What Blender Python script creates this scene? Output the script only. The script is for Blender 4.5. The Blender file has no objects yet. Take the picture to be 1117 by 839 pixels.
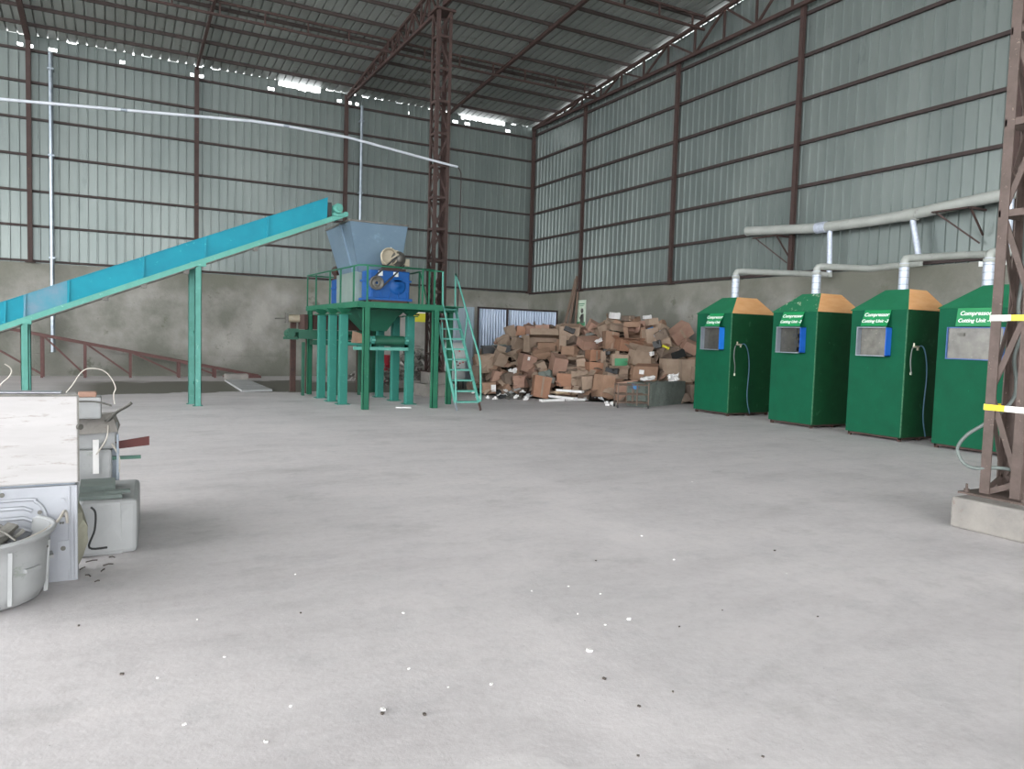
import bpy, bmesh, math, random
from mathutils import Vector, Matrix, Euler, noise
random.seed(7)
R = math.radians; PI = math.pi
scene = bpy.context.scene; col = scene.collection

# ------------------------------------------------------------------ camera, sky, exposure
CAM_H = 1.55; FPX = 812.27; YAW = R(28.313); PITCH = R(-3.579); ROLL = R(1.687)
f_ = Vector((math.sin(YAW)*math.cos(PITCH), math.cos(YAW)*math.cos(PITCH), math.sin(PITCH)))
r0_ = Vector((math.cos(YAW), -math.sin(YAW), 0)); u0_ = r0_.cross(f_)
r_ = r0_*math.cos(ROLL) + u0_*math.sin(ROLL); u_ = -r0_*math.sin(ROLL) + u0_*math.cos(ROLL)
cam = bpy.data.cameras.new('camera'); cam_o = bpy.data.objects.new('camera', cam); col.objects.link(cam_o)
cam.sensor_fit = 'HORIZONTAL'; cam.sensor_width = 36; cam.lens = 36*FPX/1117
cam.clip_start = .05; cam.clip_end = 500
m = Matrix((r_, u_, -f_)).transposed().to_4x4(); m.translation = (0, 0, CAM_H); cam_o.matrix_world = m
scene.camera = cam_o

w = bpy.data.worlds.new('overcast'); scene.world = w; w.use_nodes = True
nt = w.node_tree; nt.nodes.clear()
o = nt.nodes.new('ShaderNodeOutputWorld'); bg = nt.nodes.new('ShaderNodeBackground')
tc = nt.nodes.new('ShaderNodeTexCoord'); sp = nt.nodes.new('ShaderNodeSeparateXYZ'); cr = nt.nodes.new('ShaderNodeValToRGB')
cr.color_ramp.elements[0].position = 0; cr.color_ramp.elements[0].color = (.95, .965, 1, 1)
cr.color_ramp.elements[1].position = .7; cr.color_ramp.elements[1]  .color = (1, .99, .985, 1)
nt.links.new(tc.outputs['Generated'], sp.inputs[0]); nt.links.new(sp.outputs['Z'], cr.inputs[0])
nt.links.new(cr.outputs[0], bg.inputs[0]); nt.links.new(bg.outputs[0], o.inputs[0])
bg.inputs[1].default_value = 7.8
scene.view_settings.view_transform = 'Standard'; scene.view_settings.look = 'None'
scene.view_settings.gamma = 1; scene.view_settings.use_curve_mapping = False
scene.view_settings.exposure = 0.0

def ray(px, py): return f_ + r_*((px-558.5)/FPX) - u_*((py-419.5)/FPX)
def at(px, py, X=None, Y=None, Z=None, D=None):
    d = ray(px, py); c = Vector((0, 0, CAM_H))
    if X is not None: t = X/d.x
    elif Y is not None: t = Y/d.y
    elif Z is not None: t = (Z-CAM_H)/d.z
    else: t = D
    return c + d*t

# ------------------------------------------------------------------ materials
def lin(h):
    h = h.lstrip('#'); v = [int(h[i:i+2], 16)/255 for i in (0, 2, 4)]
    return tuple((c/12.92 if c <= .04045 else ((c+.055)/1.055)**2.4) for c in v)
def mat(name, h, h2=None, rough=.6, metal=0, scale=3, bump=.0, bscale=30, stretch=None, ramp=(.35, .7), spots=None, spot_amt=.62, spot_scale=8, rnd=0):
    """noise mix of two colours, optional third colour in spots, optional bump"""
    M_ = bpy.data.materials.new(name); M_.use_nodes = True; n = M_.node_tree; L = n.links
    b = n.nodes['Principled BSDF']; b.inputs['Roughness'].default_value = rough; b.inputs['Metallic'].default_value = metal
    c1 = lin(h); c2 = lin(h2) if h2 else tuple(c*.85 for c in c1)
    tc = n.nodes.new('ShaderNodeTexCoord'); mp = n.nodes.new('ShaderNodeMapping'); L.new(tc.outputs['Object'], mp.inputs[0])
    if stretch: mp.inputs['Scale'].default_value = stretch
    oi = n.nodes.new('ShaderNodeObjectInfo'); ml = n.nodes.new('ShaderNodeMath'); ml.operation = 'MULTIPLY'; ml.inputs[1].default_value = 37
    L.new(oi.outputs['Random'], ml.inputs[0]); L.new(ml.outputs[0], mp.inputs['Location'])
    nz = n.nodes.new('ShaderNodeTexNoise'); nz.inputs['Scale'].default_value = scale; nz.inputs['Detail'].default_value = 6; nz.inputs['Roughness'].default_value = .6
    L.new(mp.outputs[0], nz.inputs[0])
    cr = n.nodes.new('ShaderNodeValToRGB'); cr.color_ramp.elements[0].position = ramp[0]; cr.color_ramp.elements[1].position = ramp[1]
    cr.color_ramp.elements[0].color = (*c1, 1); cr.color_ramp.elements[1].color = (*c2, 1); L.new(nz.outputs[0], cr.inputs[0])
    out = cr.outputs[0]
    if spots:
        n2 = n.nodes.new('ShaderNodeTexNoise'); n2.inputs['Scale'].default_value = spot_scale; n2.inputs['Detail'].default_value = 8; n2.inputs['Roughness'].default_value = .7
        L.new(mp.outputs[0], n2.inputs[0]); r2 = n.nodes.new('ShaderNodeValToRGB')
        r2.color_ramp.elements[0].position = spot_amt; r2.color_ramp.elements[1].position = spot_amt+.06
        L.new(n2.outputs[0], r2.inputs[0]); mx = n.nodes.new('ShaderNodeMix'); mx.data_type = 'RGBA'
        L.new(r2.outputs[0], mx.inputs[0]); L.new(out, mx.inputs[6]); mx.inputs[7].default_value = (*lin(spots), 1); out = mx.outputs[2]
    if rnd:
        hs = n.nodes.new('ShaderNodeHueSaturation'); mr = n.nodes.new('ShaderNodeMapRange')
        mr.inputs['To Min'].default_value = 1-rnd; mr.inputs['To Max'].default_value = 1+rnd
        L.new(oi.outputs['Random'], mr.inputs[0]); L.new(mr.outputs[0], hs.inputs['Value']); L.new(out, hs.inputs['Color']); out = hs.outputs[0]
    L.new(out, b.inputs['Base Color'])
    if bump:
        n3 = n.nodes.new('ShaderNodeTexNoise'); n3.inputs['Scale'].default_value = bscale; n3.inputs['Detail'].default_value = 5; L.new(mp.outputs[0], n3.inputs[0])
        bp = n.nodes.new('ShaderNodeBump'); bp.inputs['Strength'].default_value = bump; bp.inputs['Distance'].default_value = .02
        L.new(n3.outputs[0], bp.inputs['Height']); L.new(bp.outputs[0], b.inputs['Normal'])
    return M_

def floor_mat():
    M_ = bpy.data.materials.new('concrete_floor'); M_.use_nodes = True; n = M_.node_tree; L = n.links
    b = n.nodes['Principled BSDF']; b.inputs['Roughness'].default_value = .72
    tc = n.nodes.new('ShaderNodeTexCoord')
    def nz(scale, st=(1, 1, 1), rot=0, det=8, rg=.6):
        mp = n.nodes.new('ShaderNodeMapping'); mp.inputs['Scale'].default_value = st; mp.inputs['Rotation'].default_value = (0, 0, rot)
        L.new(tc.outputs['Object'], mp.inputs[0]); k = n.nodes.new('ShaderNodeTexNoise'); k.inputs['Scale'].default_value = scale
        k.inputs['Detail'].default_value = det; k.inputs['Roughness'].default_value = rg; L.new(mp.outputs[0], k.inputs[0]); return k.outputs[0]
    def ramp(i, stops):
        k = n.nodes.new('ShaderNodeValToRGB'); e = k.color_ramp.elements
        while len(e) < len(stops): e.new(.5)
        for q, (p_, c_) in zip(e, stops): q.position = p_; q.color = (*lin(c_), 1)
        L.new(i, k.inputs[0]); return k.outputs[0]
    def mix(f, a, c_, mode='MIX'):
        k = n.nodes.new('ShaderNodeMix'); k.data_type = 'RGBA'; k.blend_type = mode
        if isinstance(f, (int, float)): k.inputs[0].default_value = f
        else: L.new(f, k.inputs[0])
        for s, v in ((6, a), (7, c_)):
            if isinstance(v, str): k.inputs[s].default_value = (*lin(v), 1)
            else: L.new(v, k.inputs[s])
        return k.outputs[2]
    base = ramp(nz(.45), [(.3, 'c2bcbd'), (.5, 'd0c9ca'), (.72, 'dad3d3')])
    streak = ramp(nz(1.1, (.5, 1.5, 1), R(-28), 9, .68), [(.32, '9b9797'), (.5, 'cbc8c8'), (.7, 'e2dcdb')])
    c = mix(.34, base, streak)
    cloud = nz(2.2, (1, 1.2, 1), R(15), 12, .72); cl = n.nodes.new('ShaderNodeMapRange'); cl.inputs['From Min'].default_value = .52; cl.inputs['From Max'].default_value = .68; cl.inputs['To Max'].default_value = .4
    L.new(cloud, cl.inputs[0]); c = mix(cl.outputs[0], c, 'a7a5a7')
    fine = ramp(nz(14, det=10, rg=.75), [(.3, '9c9898'), (.5, 'c8c8c8'), (.72, 'dedede')])
    c = mix(.22, c, fine)
    dark = nz(.9, (1, 1.3, 1), R(20), 10, .7)
    dr = n.nodes.new('ShaderNodeMapRange'); dr.inputs['From Min'].default_value = .56; dr.inputs['From Max'].default_value = .75; dr.inputs['To Max'].default_value = .5
    L.new(dark, dr.inputs[0]); c = mix(dr.outputs[0], c, '979593')
    lt = nz(.6, (1, .6, 1), R(-50), 9, .65)
    lr = n.nodes.new('ShaderNodeMapRange'); lr.inputs['From Min'].default_value = .55; lr.inputs['From Max'].default_value = .72; lr.inputs['To Max'].default_value = .45
    L.new(lt, lr.inputs[0]); c = mix(lr.outputs[0], c, 'e8e2e2')
    # speckle of grit
    sp_ = nz(60, det=2, rg=.5); sr = n.nodes.new('ShaderNodeMapRange'); sr.inputs['From Min'].default_value = .72; sr.inputs['From Max'].default_value = .78; sr.inputs['To Max'].default_value = .5
    L.new(sp_, sr.inputs[0]); c = mix(sr.outputs[0], c, '6f6a64')
    ctr = at(565, 866, Z=0); vm = n.nodes.new('ShaderNodeVectorMath'); vm.operation = 'DISTANCE'; L.new(tc.outputs['Object'], vm.inputs[0]); vm.inputs[1].default_value = ctr
    rg_ = n.nodes.new('ShaderNodeMapRange'); rg_.inputs['From Min'].default_value = .235; rg_.inputs['From Max'].default_value = .25; rg_.inputs['To Min'].default_value = .28; rg_.inputs['To Max'].default_value = 0
    L.new(vm.outputs['Value'], rg_.inputs[0]); c = mix(rg_.outputs[0], c, 'e4e0df')
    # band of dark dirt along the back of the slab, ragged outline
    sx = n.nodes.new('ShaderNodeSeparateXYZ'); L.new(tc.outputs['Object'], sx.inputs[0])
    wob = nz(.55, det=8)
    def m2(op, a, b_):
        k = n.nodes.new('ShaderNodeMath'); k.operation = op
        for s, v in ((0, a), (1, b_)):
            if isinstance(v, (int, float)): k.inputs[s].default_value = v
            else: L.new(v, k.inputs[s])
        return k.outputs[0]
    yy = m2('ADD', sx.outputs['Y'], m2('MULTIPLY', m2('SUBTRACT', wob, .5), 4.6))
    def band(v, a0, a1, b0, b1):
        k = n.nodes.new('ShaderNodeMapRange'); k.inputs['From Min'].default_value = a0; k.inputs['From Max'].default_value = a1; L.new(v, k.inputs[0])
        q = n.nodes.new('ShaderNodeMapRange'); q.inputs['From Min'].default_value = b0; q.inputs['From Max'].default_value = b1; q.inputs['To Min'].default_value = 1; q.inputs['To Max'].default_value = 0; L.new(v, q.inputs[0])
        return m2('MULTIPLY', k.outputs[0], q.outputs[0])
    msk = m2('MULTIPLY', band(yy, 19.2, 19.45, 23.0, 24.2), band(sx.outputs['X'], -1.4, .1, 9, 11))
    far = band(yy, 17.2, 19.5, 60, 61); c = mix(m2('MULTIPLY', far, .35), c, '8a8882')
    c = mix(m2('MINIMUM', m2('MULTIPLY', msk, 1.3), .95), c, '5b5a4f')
    L.new(c, b.inputs['Base Color'])
    bp = n.nodes.new('ShaderNodeBump'); bp.inputs['Strength'].default_value = .25; bp.inputs['Distance'].default_value = .01
    L.new(nz(25, det=8, rg=.7), bp.inputs['Height']); L.new(bp.outputs[0], b.inputs['Normal'])
    return M_

def concrete_wall_mat():
    M_ = mat('concrete_dado', '72736a', 'a09e98', rough=.85, scale=.5, ramp=(.4, .62), bump=.35, bscale=18, spots='6a6c60', spot_amt=.6, spot_scale=1.3)
    n = M_.node_tree; L = n.links; b = n.nodes['Principled BSDF']
    src = b.inputs['Base Color'].links[0].from_socket
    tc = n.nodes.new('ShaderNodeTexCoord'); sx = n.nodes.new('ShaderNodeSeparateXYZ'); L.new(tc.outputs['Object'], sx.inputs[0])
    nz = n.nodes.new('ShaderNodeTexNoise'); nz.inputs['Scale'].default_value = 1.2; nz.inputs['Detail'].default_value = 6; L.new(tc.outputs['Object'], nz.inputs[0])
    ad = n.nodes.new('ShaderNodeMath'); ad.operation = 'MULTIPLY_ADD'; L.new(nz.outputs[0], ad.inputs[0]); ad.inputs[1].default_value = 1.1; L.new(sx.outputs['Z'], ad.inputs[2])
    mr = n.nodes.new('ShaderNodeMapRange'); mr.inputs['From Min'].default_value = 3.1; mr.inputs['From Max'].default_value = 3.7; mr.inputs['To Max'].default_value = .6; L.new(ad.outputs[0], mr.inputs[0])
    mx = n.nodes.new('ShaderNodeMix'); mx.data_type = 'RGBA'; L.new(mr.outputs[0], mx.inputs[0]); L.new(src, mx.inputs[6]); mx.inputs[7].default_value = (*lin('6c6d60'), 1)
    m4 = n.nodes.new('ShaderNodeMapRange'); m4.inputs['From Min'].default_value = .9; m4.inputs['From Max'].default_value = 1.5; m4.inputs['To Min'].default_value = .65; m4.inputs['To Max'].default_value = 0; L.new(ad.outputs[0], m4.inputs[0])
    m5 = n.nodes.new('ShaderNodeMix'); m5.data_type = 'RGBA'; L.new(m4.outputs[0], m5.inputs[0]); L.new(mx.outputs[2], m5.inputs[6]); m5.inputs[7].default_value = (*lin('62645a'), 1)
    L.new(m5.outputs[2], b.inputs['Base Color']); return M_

M = {}
M['floor'] = floor_mat()
M['dado'] = concrete_wall_mat()
M['plinth'] = mat('plinth_concrete', '7c7975', '918d86', rough=.85, scale=3, bump=.4, spots='7a6d66', spot_scale=5)
M['sheet'] = mat('galvanised_wall_sheet', '707a77', '828b87', rough=.36, metal=.4, scale=.8, stretch=(1, 1, .25), spots='707a77', spot_amt=.6, spot_scale=2)
M['roof'] = mat('galvanised_roof_sheet', '858b86', '979d98', rough=.5, metal=.2, scale=.5, spots='767a72', spot_amt=.6, spot_scale=1)
M['steel'] = mat('red_oxide_steel', '42312c', '362723', rough=.7, scale=6, bump=.1, spots='75513f', spot_scale=12)
M['girt'] = mat('dark_girt_steel', '3b2f2c', '302725', rough=.7, scale=5)
M['greysteel'] = mat('weathered_brown_steel', '5e504a', '4b4039', rough=.65, scale=7, bump=.15, spots='86766c', spot_scale=14)
M['purlin'] = mat('dark_purlin_steel', '3f3531', '352d2a', rough=.7, scale=5)
M['gpipe'] = mat('galvanised_pipe', '8f9aa3', 'a9b3ba', rough=.35, metal=.6, scale=5)
M['conduit'] = mat('pale_conduit', 'c8ced4', 'b8bfc6', rough=.4, scale=5)
M['duct'] = mat('grey_plastic_duct', 'a6aaa4', '999d97', rough=.55, scale=3, spots='8a8c86', spot_scale=6)
M['foil'] = mat('white_wrapped_pipe', 'c4ccd8', 'aab4c2', rough=.4, metal=.2, scale=16, bump=.3, bscale=40)
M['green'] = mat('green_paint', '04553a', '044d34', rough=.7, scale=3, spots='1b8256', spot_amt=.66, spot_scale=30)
M['greenshade'] = mat('green_paint_shaded', '12482a', '0f3e24', rough=.6, scale=4, spots='27573b', spot_amt=.6, spot_scale=5)  # same green paint, darkened: shade on the booth sides put into the colour
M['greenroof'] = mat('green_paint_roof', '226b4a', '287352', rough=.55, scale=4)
M['greenflake'] = mat('green_paint_flaking', '266e4c', '2b7653', rough=.55, scale=4, spots='c9cdb4', spot_amt=.585, spot_scale=9)
M['ply'] = mat('yellow_plywood', 'd9a068', 'e2b07c', rough=.7, scale=3, stretch=(1, 6, 1), spots='cf935a', spot_scale=6)
M['sign'] = mat('green_sign_board', '12854c', '148a52', rough=.45, scale=2)
M['white'] = mat('white_lettering', 'f4f7f4', 'eef3ee', rough=.5)
M['hood'] = mat('hood_steel', '97a0a8', '858e97', rough=.4, metal=.4, scale=5)
M['blue'] = mat('blue_film', '1f72d6', '2a80e0', rough=.4, scale=5)
M['darkblue'] = mat('blue_edge', '3a5f9a', '2f5288', rough=.4, scale=5)
M['glass'] = mat('dusty_glass', '76746c', '5b5a54', rough=.25, scale=5, spots='8a867c', spot_scale=14)
M['glassdk'] = mat('dusty_dark_glass', '4d4c47', '3c3c39', rough=.25, scale=6, spots='6b675e', spot_scale=20)
M['black'] = mat('black_plastic', '1c1e1e', '26292a', rough=.5)
M['hose'] = mat('blue_grey_hose', '4b6f86', '3f6075', rough=.45)
M['hosedk'] = mat('grey_hose', '6d7672', '5a625f', rough=.5)
M['brass'] = mat('pale_brass', 'd3cdb8', 'b5ae98', rough=.35, metal=.5)
M['teal'] = mat('teal_blue_paint', '1e8fa2', '1c8296', rough=.5, scale=2, spots='3fb0b4', spot_amt=.63, spot_scale=9)
M['tealworn'] = mat('worn_teal_paint', '6d8c9e', '3a8b9d', rough=.55, scale=3)
M['tealframe'] = mat('pale_teal_frame_paint', '4f9688', '5ba193', rough=.55, scale=5, spots='7fb3a8', spot_scale=12)
M['tealleg'] = mat('green_teal_leg_paint', '357d70', '2f7468', rough=.55, scale=3, spots='45907f', spot_amt=.6, spot_scale=10)
M['legpale'] = mat('pale_green_leg_paint', '55968a', '4a8a7c', rough=.6, scale=4, spots='79ab9f', spot_scale=10)
M['plat'] = mat('green_platform_paint', '2a6b50', '21604a', rough=.55, scale=3, spots='4d7f68', spot_amt=.62, spot_scale=12)
M['platdk'] = mat('green_machine_paint', '1f5a45', '1a4e3c', rough=.55, scale=3)
M['galv'] = mat('blue_grey_zinc_sheet', '647b8c', '6e8595', rough=.5, metal=.2, scale=2, spots='748fa2', spot_scale=4)
M['galvpale'] = mat('pale_zinc_sheet', '8c9c96', '7f918b', rough=.5, metal=.3, scale=3)
M['gear'] = mat('bright_blue_casting', '1a5598', '174b88', rough=.4, scale=5)
M['cream'] = mat('cream_motor_paint', 'aaa18c', '978f7b', rough=.5, scale=6)
M['greycast'] = mat('grey_cast_iron', '6d6c66', '55544f', rough=.5, metal=.3, scale=8)
M['rusty'] = mat('dark_rusty_steel', '4c3630', '3b2b27', rough=.75, scale=6, spots='6b4433', spot_scale=9)
M['redbrown'] = mat('red_brown_frame', '63433f', '523733', rough=.65, scale=6, spots='8a5650', spot_scale=12)
M['cabinet'] = mat('pale_grey_enamel', 'c3cbc9', 'b6bfbd', rough=.45, scale=2)
M['redbtn'] = mat('red_plastic', 'b51e22', 'a01a1e', rough=.4)
M['reddrum'] = mat('red_drum_paint', 'a3303a', '8a2630', rough=.5)
M['gatesheet'] = mat('bluish_corrugated_zinc', '8f9cae', 'a3aebb', rough=.35, metal=.55, scale=3, stretch=(1, 1, .2))
M['flatzinc'] = mat('flat_zinc_sheet', 'a9b8c2', '98a8b3', rough=.4, metal=.4, scale=2)
M['yellow'] = mat('yellow_sign', 'd8d43c', 'cfca3a', rough=.5)
M['ytape'] = mat('yellow_reflective_tape', 'f0d91e', 'e8cf1a', rough=.35)
M['wtape'] = mat('white_reflective_tape', 'f2f2ea', 'e6e6dc', rough=.3)
M['wood'] = mat('grey_brown_timber', '6d5c50', '7d6a5c', rough=.8, scale=4, stretch=(6, 6, .6))
M['poster'] = mat('poster_paper', 'cfdccb', 'b9ceb8', rough=.5, scale=4)
M['postergreen'] = mat('poster_green', '3f8f62', '357f56', rough=.5)
M['whitebox'] = mat('dirty_white_enamel', 'b4b2b1', 'a8a5a4', rough=.5, scale=3, stretch=(.7, .7, 4), spots='9a948f', spot_amt=.57, spot_scale=5)
M['pressed'] = mat('pressed_zinc_panel', 'a9acb1', '9b9ea4', rough=.45, metal=.25, scale=4, spots='a3a8b0', spot_amt=.64, spot_scale=9)
M['tub'] = mat('grey_tub_plastic', 'a6a8a8', '979999', rough=.45, scale=4, spots='8d938c', spot_amt=.6, spot_scale=5)
M['block'] = mat('pale_block_plastic', 'a9abab', '9b9d9d', rough=.6, scale=3, spots='cfd0d0', spot_scale=4)
M['insul'] = mat('yellowed_foam', '9d9c8b', '8b897b', rough=.9, bump=.5, bscale=20)
M['card'] = mat('cardboard', '9a7d68', '886d59', rough=.85, scale=4, rnd=.12)
M['cardtan'] = mat('faded_cardboard', 'a08d7b', '8d7a69', rough=.85, scale=4, rnd=.12)
M['cardor'] = mat('orange_cardboard', 'a07860', '916b54', rough=.8, scale=4, rnd=.08)
M['cardpink'] = mat('pinkish_cardboard', 'a48574', '957565', rough=.8, scale=4, rnd=.08)
M['carddk'] = mat('grey_brown_cardboard', '7e6f62', '6b5d52', rough=.9, scale=4, rnd=.12)
M['mound'] = mat('flattened_scraps_shaded', '54463c', '3a322d', rough=.95, scale=6, bump=.6, bscale=12, spots='6d5a4d', spot_scale=9)  # scraps darkened so shade in the gaps between cartons is in the colour
M['paper'] = mat('white_paper', 'e9e8e6', 'd9d8d6', rough=.7, scale=6)
M['foam'] = mat('white_foam', 'e4e4e2', 'cdcccb', rough=.8, scale=6)
M['bluebit'] = mat('blue_plastic', '2d6ea0', '245d8a', rough=.5)
M['slat'] = mat('dull_grey_green_slat', '6f7a75', '5f6965', rough=.7)
M['rubble'] = mat('grey_green_concrete', '5d665f', '747c76', rough=.9, scale=3, bump=.6, bscale=15, spots='4b524c', spot_scale=5)
M['chrome'] = mat('dull_chrome', '6f5f52', '594b41', rough=.4, metal=.5, scale=9)
M['scrapm'] = mat('scrap_metal', '8b8a84', '55534e', rough=.5, metal=.4, scale=9, spots='b5b5b0', spot_scale=14)
M['cable'] = mat('off_white_cable', 'c2bcb2', 'b3ada3', rough=.5)
M['redbar'] = mat('maroon_bar', '5c2723', '4b201d', rough=.6, spots='75382f')
M['greenbar'] = mat('green_painted_strip', '4a7565', '3f6658', rough=.5)
M['chip'] = mat('white_chip', 'f2f0ee', 'e6e4e2', rough=.7)
M['grit'] = mat('dark_grit', '5b544e', '4a443f', rough=.9)

for k_ in ('green', 'greenshade', 'greenroof', 'greenflake', 'plat', 'teal', 'tealleg', 'gear'):
    M[k_].node_tree.nodes['Principled BSDF'].inputs['Specular IOR Level'].default_value = .22

# ------------------------------------------------------------------ mesh builder
def origin(o):
    v = Vector((0, 0, 0))
    while o is not None: v += o.location; o = o.parent
    return v
class MB:
    def __init__(s): s.v = []; s.f = []; s.sm = []; s.mi = []
    def add(s, vs, fs, smooth=False, mi=0):
        b = len(s.v); s.v += [Vector(v) for v in vs]
        for f in fs: s.f.append([b+i for i in f]); s.sm.append(smooth); s.mi.append(mi)
    def hexa(s, c8, mi=0):   # bottom 4 ccw, top 4 ccw
        s.add(c8, [(3, 2, 1, 0), (4, 5, 6, 7), (0, 1, 5, 4), (1, 2, 6, 5), (2, 3, 7, 6), (3, 0, 4, 7)], mi=mi)
    def box(s, a, b, mi=0):
        (x0, y0, z0), (x1, y1, z1) = a, b
        x0, x1 = min(x0, x1), max(x0, x1); y0, y1 = min(y0, y1), max(y0, y1); z0, z1 = min(z0, z1), max(z0, z1)
        s.hexa([(x0, y0, z0), (x1, y0, z0), (x1, y1, z0), (x0, y1, z0), (x0, y0, z1), (x1, y0, z1), (x1, y1, z1), (x0, y1, z1)], mi)
    def obox(s, c, size, M3, mi=0):
        c = Vector(c); hx, hy, hz = [k/2 for k in size]
        s.hexa([c + M3 @ Vector(q) for q in ((-hx, -hy, -hz), (hx, -hy, -hz), (hx, hy, -hz), (-hx, hy, -hz), (-hx, -hy, hz), (hx, -hy, hz), (hx, hy, hz), (-hx, hy, hz))], mi)
    def bar(s, p, q, w_, h_, up=(0, 0, 1), mi=0):
        p, q = Vector(p), Vector(q); d = (q-p).normalized(); u = Vector(up)
        if abs(d.dot(u)) > .98: u = Vector((0, 1, 0))
        x = d.cross(u).normalized()*(w_/2); z = x.cross(d).normalized()*(h_/2)
        s.hexa([p-x-z, p+x-z, q+x-z, q-x-z, p-x+z, p+x+z, q+x+z, q-x+z], mi)
    def cyl(s, p, q, r, r2=None, n=16, caps=True, mi=0):
        p, q = Vector(p), Vector(q); d = (q-p).normalized(); u = Vector((0, 0, 1)) if abs(d.z) < .9 else Vector((1, 0, 0))
        x = d.cross(u).normalized(); y = d.cross(x).normalized(); r2 = r if r2 is None else r2
        vs = [p+(x*math.cos(2*PI*i/n)+y*math.sin(2*PI*i/n))*r for i in range(n)]+[q+(x*math.cos(2*PI*i/n)+y*math.sin(2*PI*i/n))*r2 for i in range(n)]
        s.add(vs, [(i, i+n, (i+1) % n+n, (i+1) % n) for i in range(n)], True, mi)
        if caps: s.add(vs, [tuple(range(n)), tuple(reversed(range(n, 2*n)))], False, mi)
    def tube(s, pts, r, n=10, mi=0, flat=1):
        pts = [Vector(p) for p in pts]; rings = []; prev = None
        for i, p in enumerate(pts):
            d = (pts[min(i+1, len(pts)-1)]-pts[max(i-1, 0)]).normalized()
            if prev is None: u = Vector((0, 0, 1)) if abs(d.z) < .9 else Vector((1, 0, 0)); x = d.cross(u).normalized()
            else: x = (prev - d*prev.dot(d)).normalized()
            y = d.cross(x); prev = x; rr = r[i] if isinstance(r, (list, tuple)) else r
            rings.append([p+(x*math.cos(2*PI*k/n)+y*math.sin(2*PI*k/n)*flat)*rr for k in range(n)])
        vs = [v for g in rings for v in g]
        s.add(vs, [(a*n+k, a*n+(k+1) % n, (a+1)*n+(k+1) % n, (a+1)*n+k) for a in range(len(pts)-1) for k in range(n)], True, mi)
        e = (len(pts)-1)*n
        s.add(vs, [tuple(reversed(range(n))), tuple(range(e, e+n))], False, mi)
    def lathe(s, c, prof, n=28, mi=0, axis='z'):
        c = Vector(c); vs = []
        for r, z in prof:
            for k in range(n):
                a = 2*PI*k/n; v = (r*math.cos(a), r*math.sin(a), z)
                if axis == 'y': v = (v[0], v[2], v[1])
                if axis == 'x': v = (v[2], v[0], v[1])
                vs.append(c+Vector(v))
        s.add(vs, [(a*n+k, a*n+(k+1) % n, (a+1)*n+(k+1) % n, (a+1)*n+k) for a in range(len(prof)-1) for k in range(n)], True, mi)
    def prism(s, poly, off, mi=0):
        a = [Vector(p) for p in poly]; o_ = Vector(off); n = len(a)
        s.add(a+[p+o_ for p in a], [tuple(reversed(range(n))), tuple(range(n, 2*n))]+[(i, (i+1) % n, (i+1) % n+n, i+n) for i in range(n)], mi=mi)
    def build(s, name, m_, parent=None, bevel=0, label=None, keep=False):
        me = bpy.data.meshes.new(name)
        if parent is not None: off = origin(parent)
        elif keep: off = Vector((0, 0, 0))
        else:
            xs = [v.x for v in s.v]; ys = [v.y for v in s.v]; zs = [v.z for v in s.v]
            off = Vector(((min(xs)+max(xs))/2, (min(ys)+max(ys))/2, min(zs)))
        me.from_pydata([tuple(v-off) for v in s.v], [], s.f)
        for p_, sm, mi in zip(me.polygons, s.sm, s.mi): p_.use_smooth = sm; p_.material_index = mi
        for k in (m_ if isinstance(m_, (list, tuple)) else [m_]): me.materials.append(k)
        b = bmesh.new(); b.from_mesh(me); bmesh.ops.recalc_face_normals(b, faces=b.faces[:]) ; b.to_mesh(me); b.free()
        ob = bpy.data.objects.new(name, me); col.objects.link(ob)
        if parent is not None: ob.parent = parent
        else: ob.location = off
        if bevel:
            bv = ob.modifiers.new('bevel', 'BEVEL'); bv.width = bevel; bv.segments = 2; bv.limit_method = 'ANGLE'
        if label: ob['label'] = label
        return ob
def tag(o, label, cat, group=None, kind=None):
    o['label'] = label; o['category'] = cat
    if group: o['group'] = group
    if kind: o['kind'] = kind
    return o
def thing(name, loc, label, cat, group=None):
    o = bpy.data.objects.new(name, None); o.empty_display_size = .2; col.objects.link(o); o.location = loc
    return tag(o, label, cat, group)
def struct(o): o['kind'] = 'structure'; return o
def catmull(P, n=6):
    P = [Vector(p) for p in P]; Q = [P[0]]+P+[P[-1]]; out = []
    for i in range(1, len(Q)-2):
        a, b, c, d = Q[i-1:i+3]
        for k in range(n):
            t = k/n; out.append(.5*((2*b)+(c-a)*t+(2*a-5*b+4*c-d)*t*t+(3*b-a-3*c+d)*t**3))
    return out+[P[-1]]
def text_part(s, name, parent, M4, size, m_, shear=.25, bold=.012, ext=.002):
    cu = bpy.data.curves.new(name, 'FONT'); cu.body = s; cu.size = size; cu.align_x = 'CENTER'; cu.align_y = 'CENTER'; cu.shear = shear; cu.offset = bold*size; cu.extrude = ext; cu.resolution_u = 3
    t = bpy.data.objects.new(name, cu); col.objects.link(t); bpy.context.view_layer.update()
    me = bpy.data.meshes.new_from_object(t.evaluated_get(bpy.context.evaluated_depsgraph_get()))
    bpy.data.objects.remove(t); me.name = name
    M2 = M4.copy(); M2.translation = M4.translation-origin(parent); me.transform(M2)
    me.materials.clear(); me.materials.append(m_)
    ob = bpy.data.objects.new(name, me); col.objects.link(ob); ob.parent = parent; return ob
# ------------------------------------------------------------------ the building
D = 26.5; W = 14.97; XL = -16.0; YF = -26.0; RIB = .25
def roof_z(y): return 9.97 + .08*(D-y)
b = MB(); b.box((XL-16, YF-10, -.3), (W+.3, D+.3, 0)); struct(b.build('floor', M['floor'], keep=True))
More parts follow.
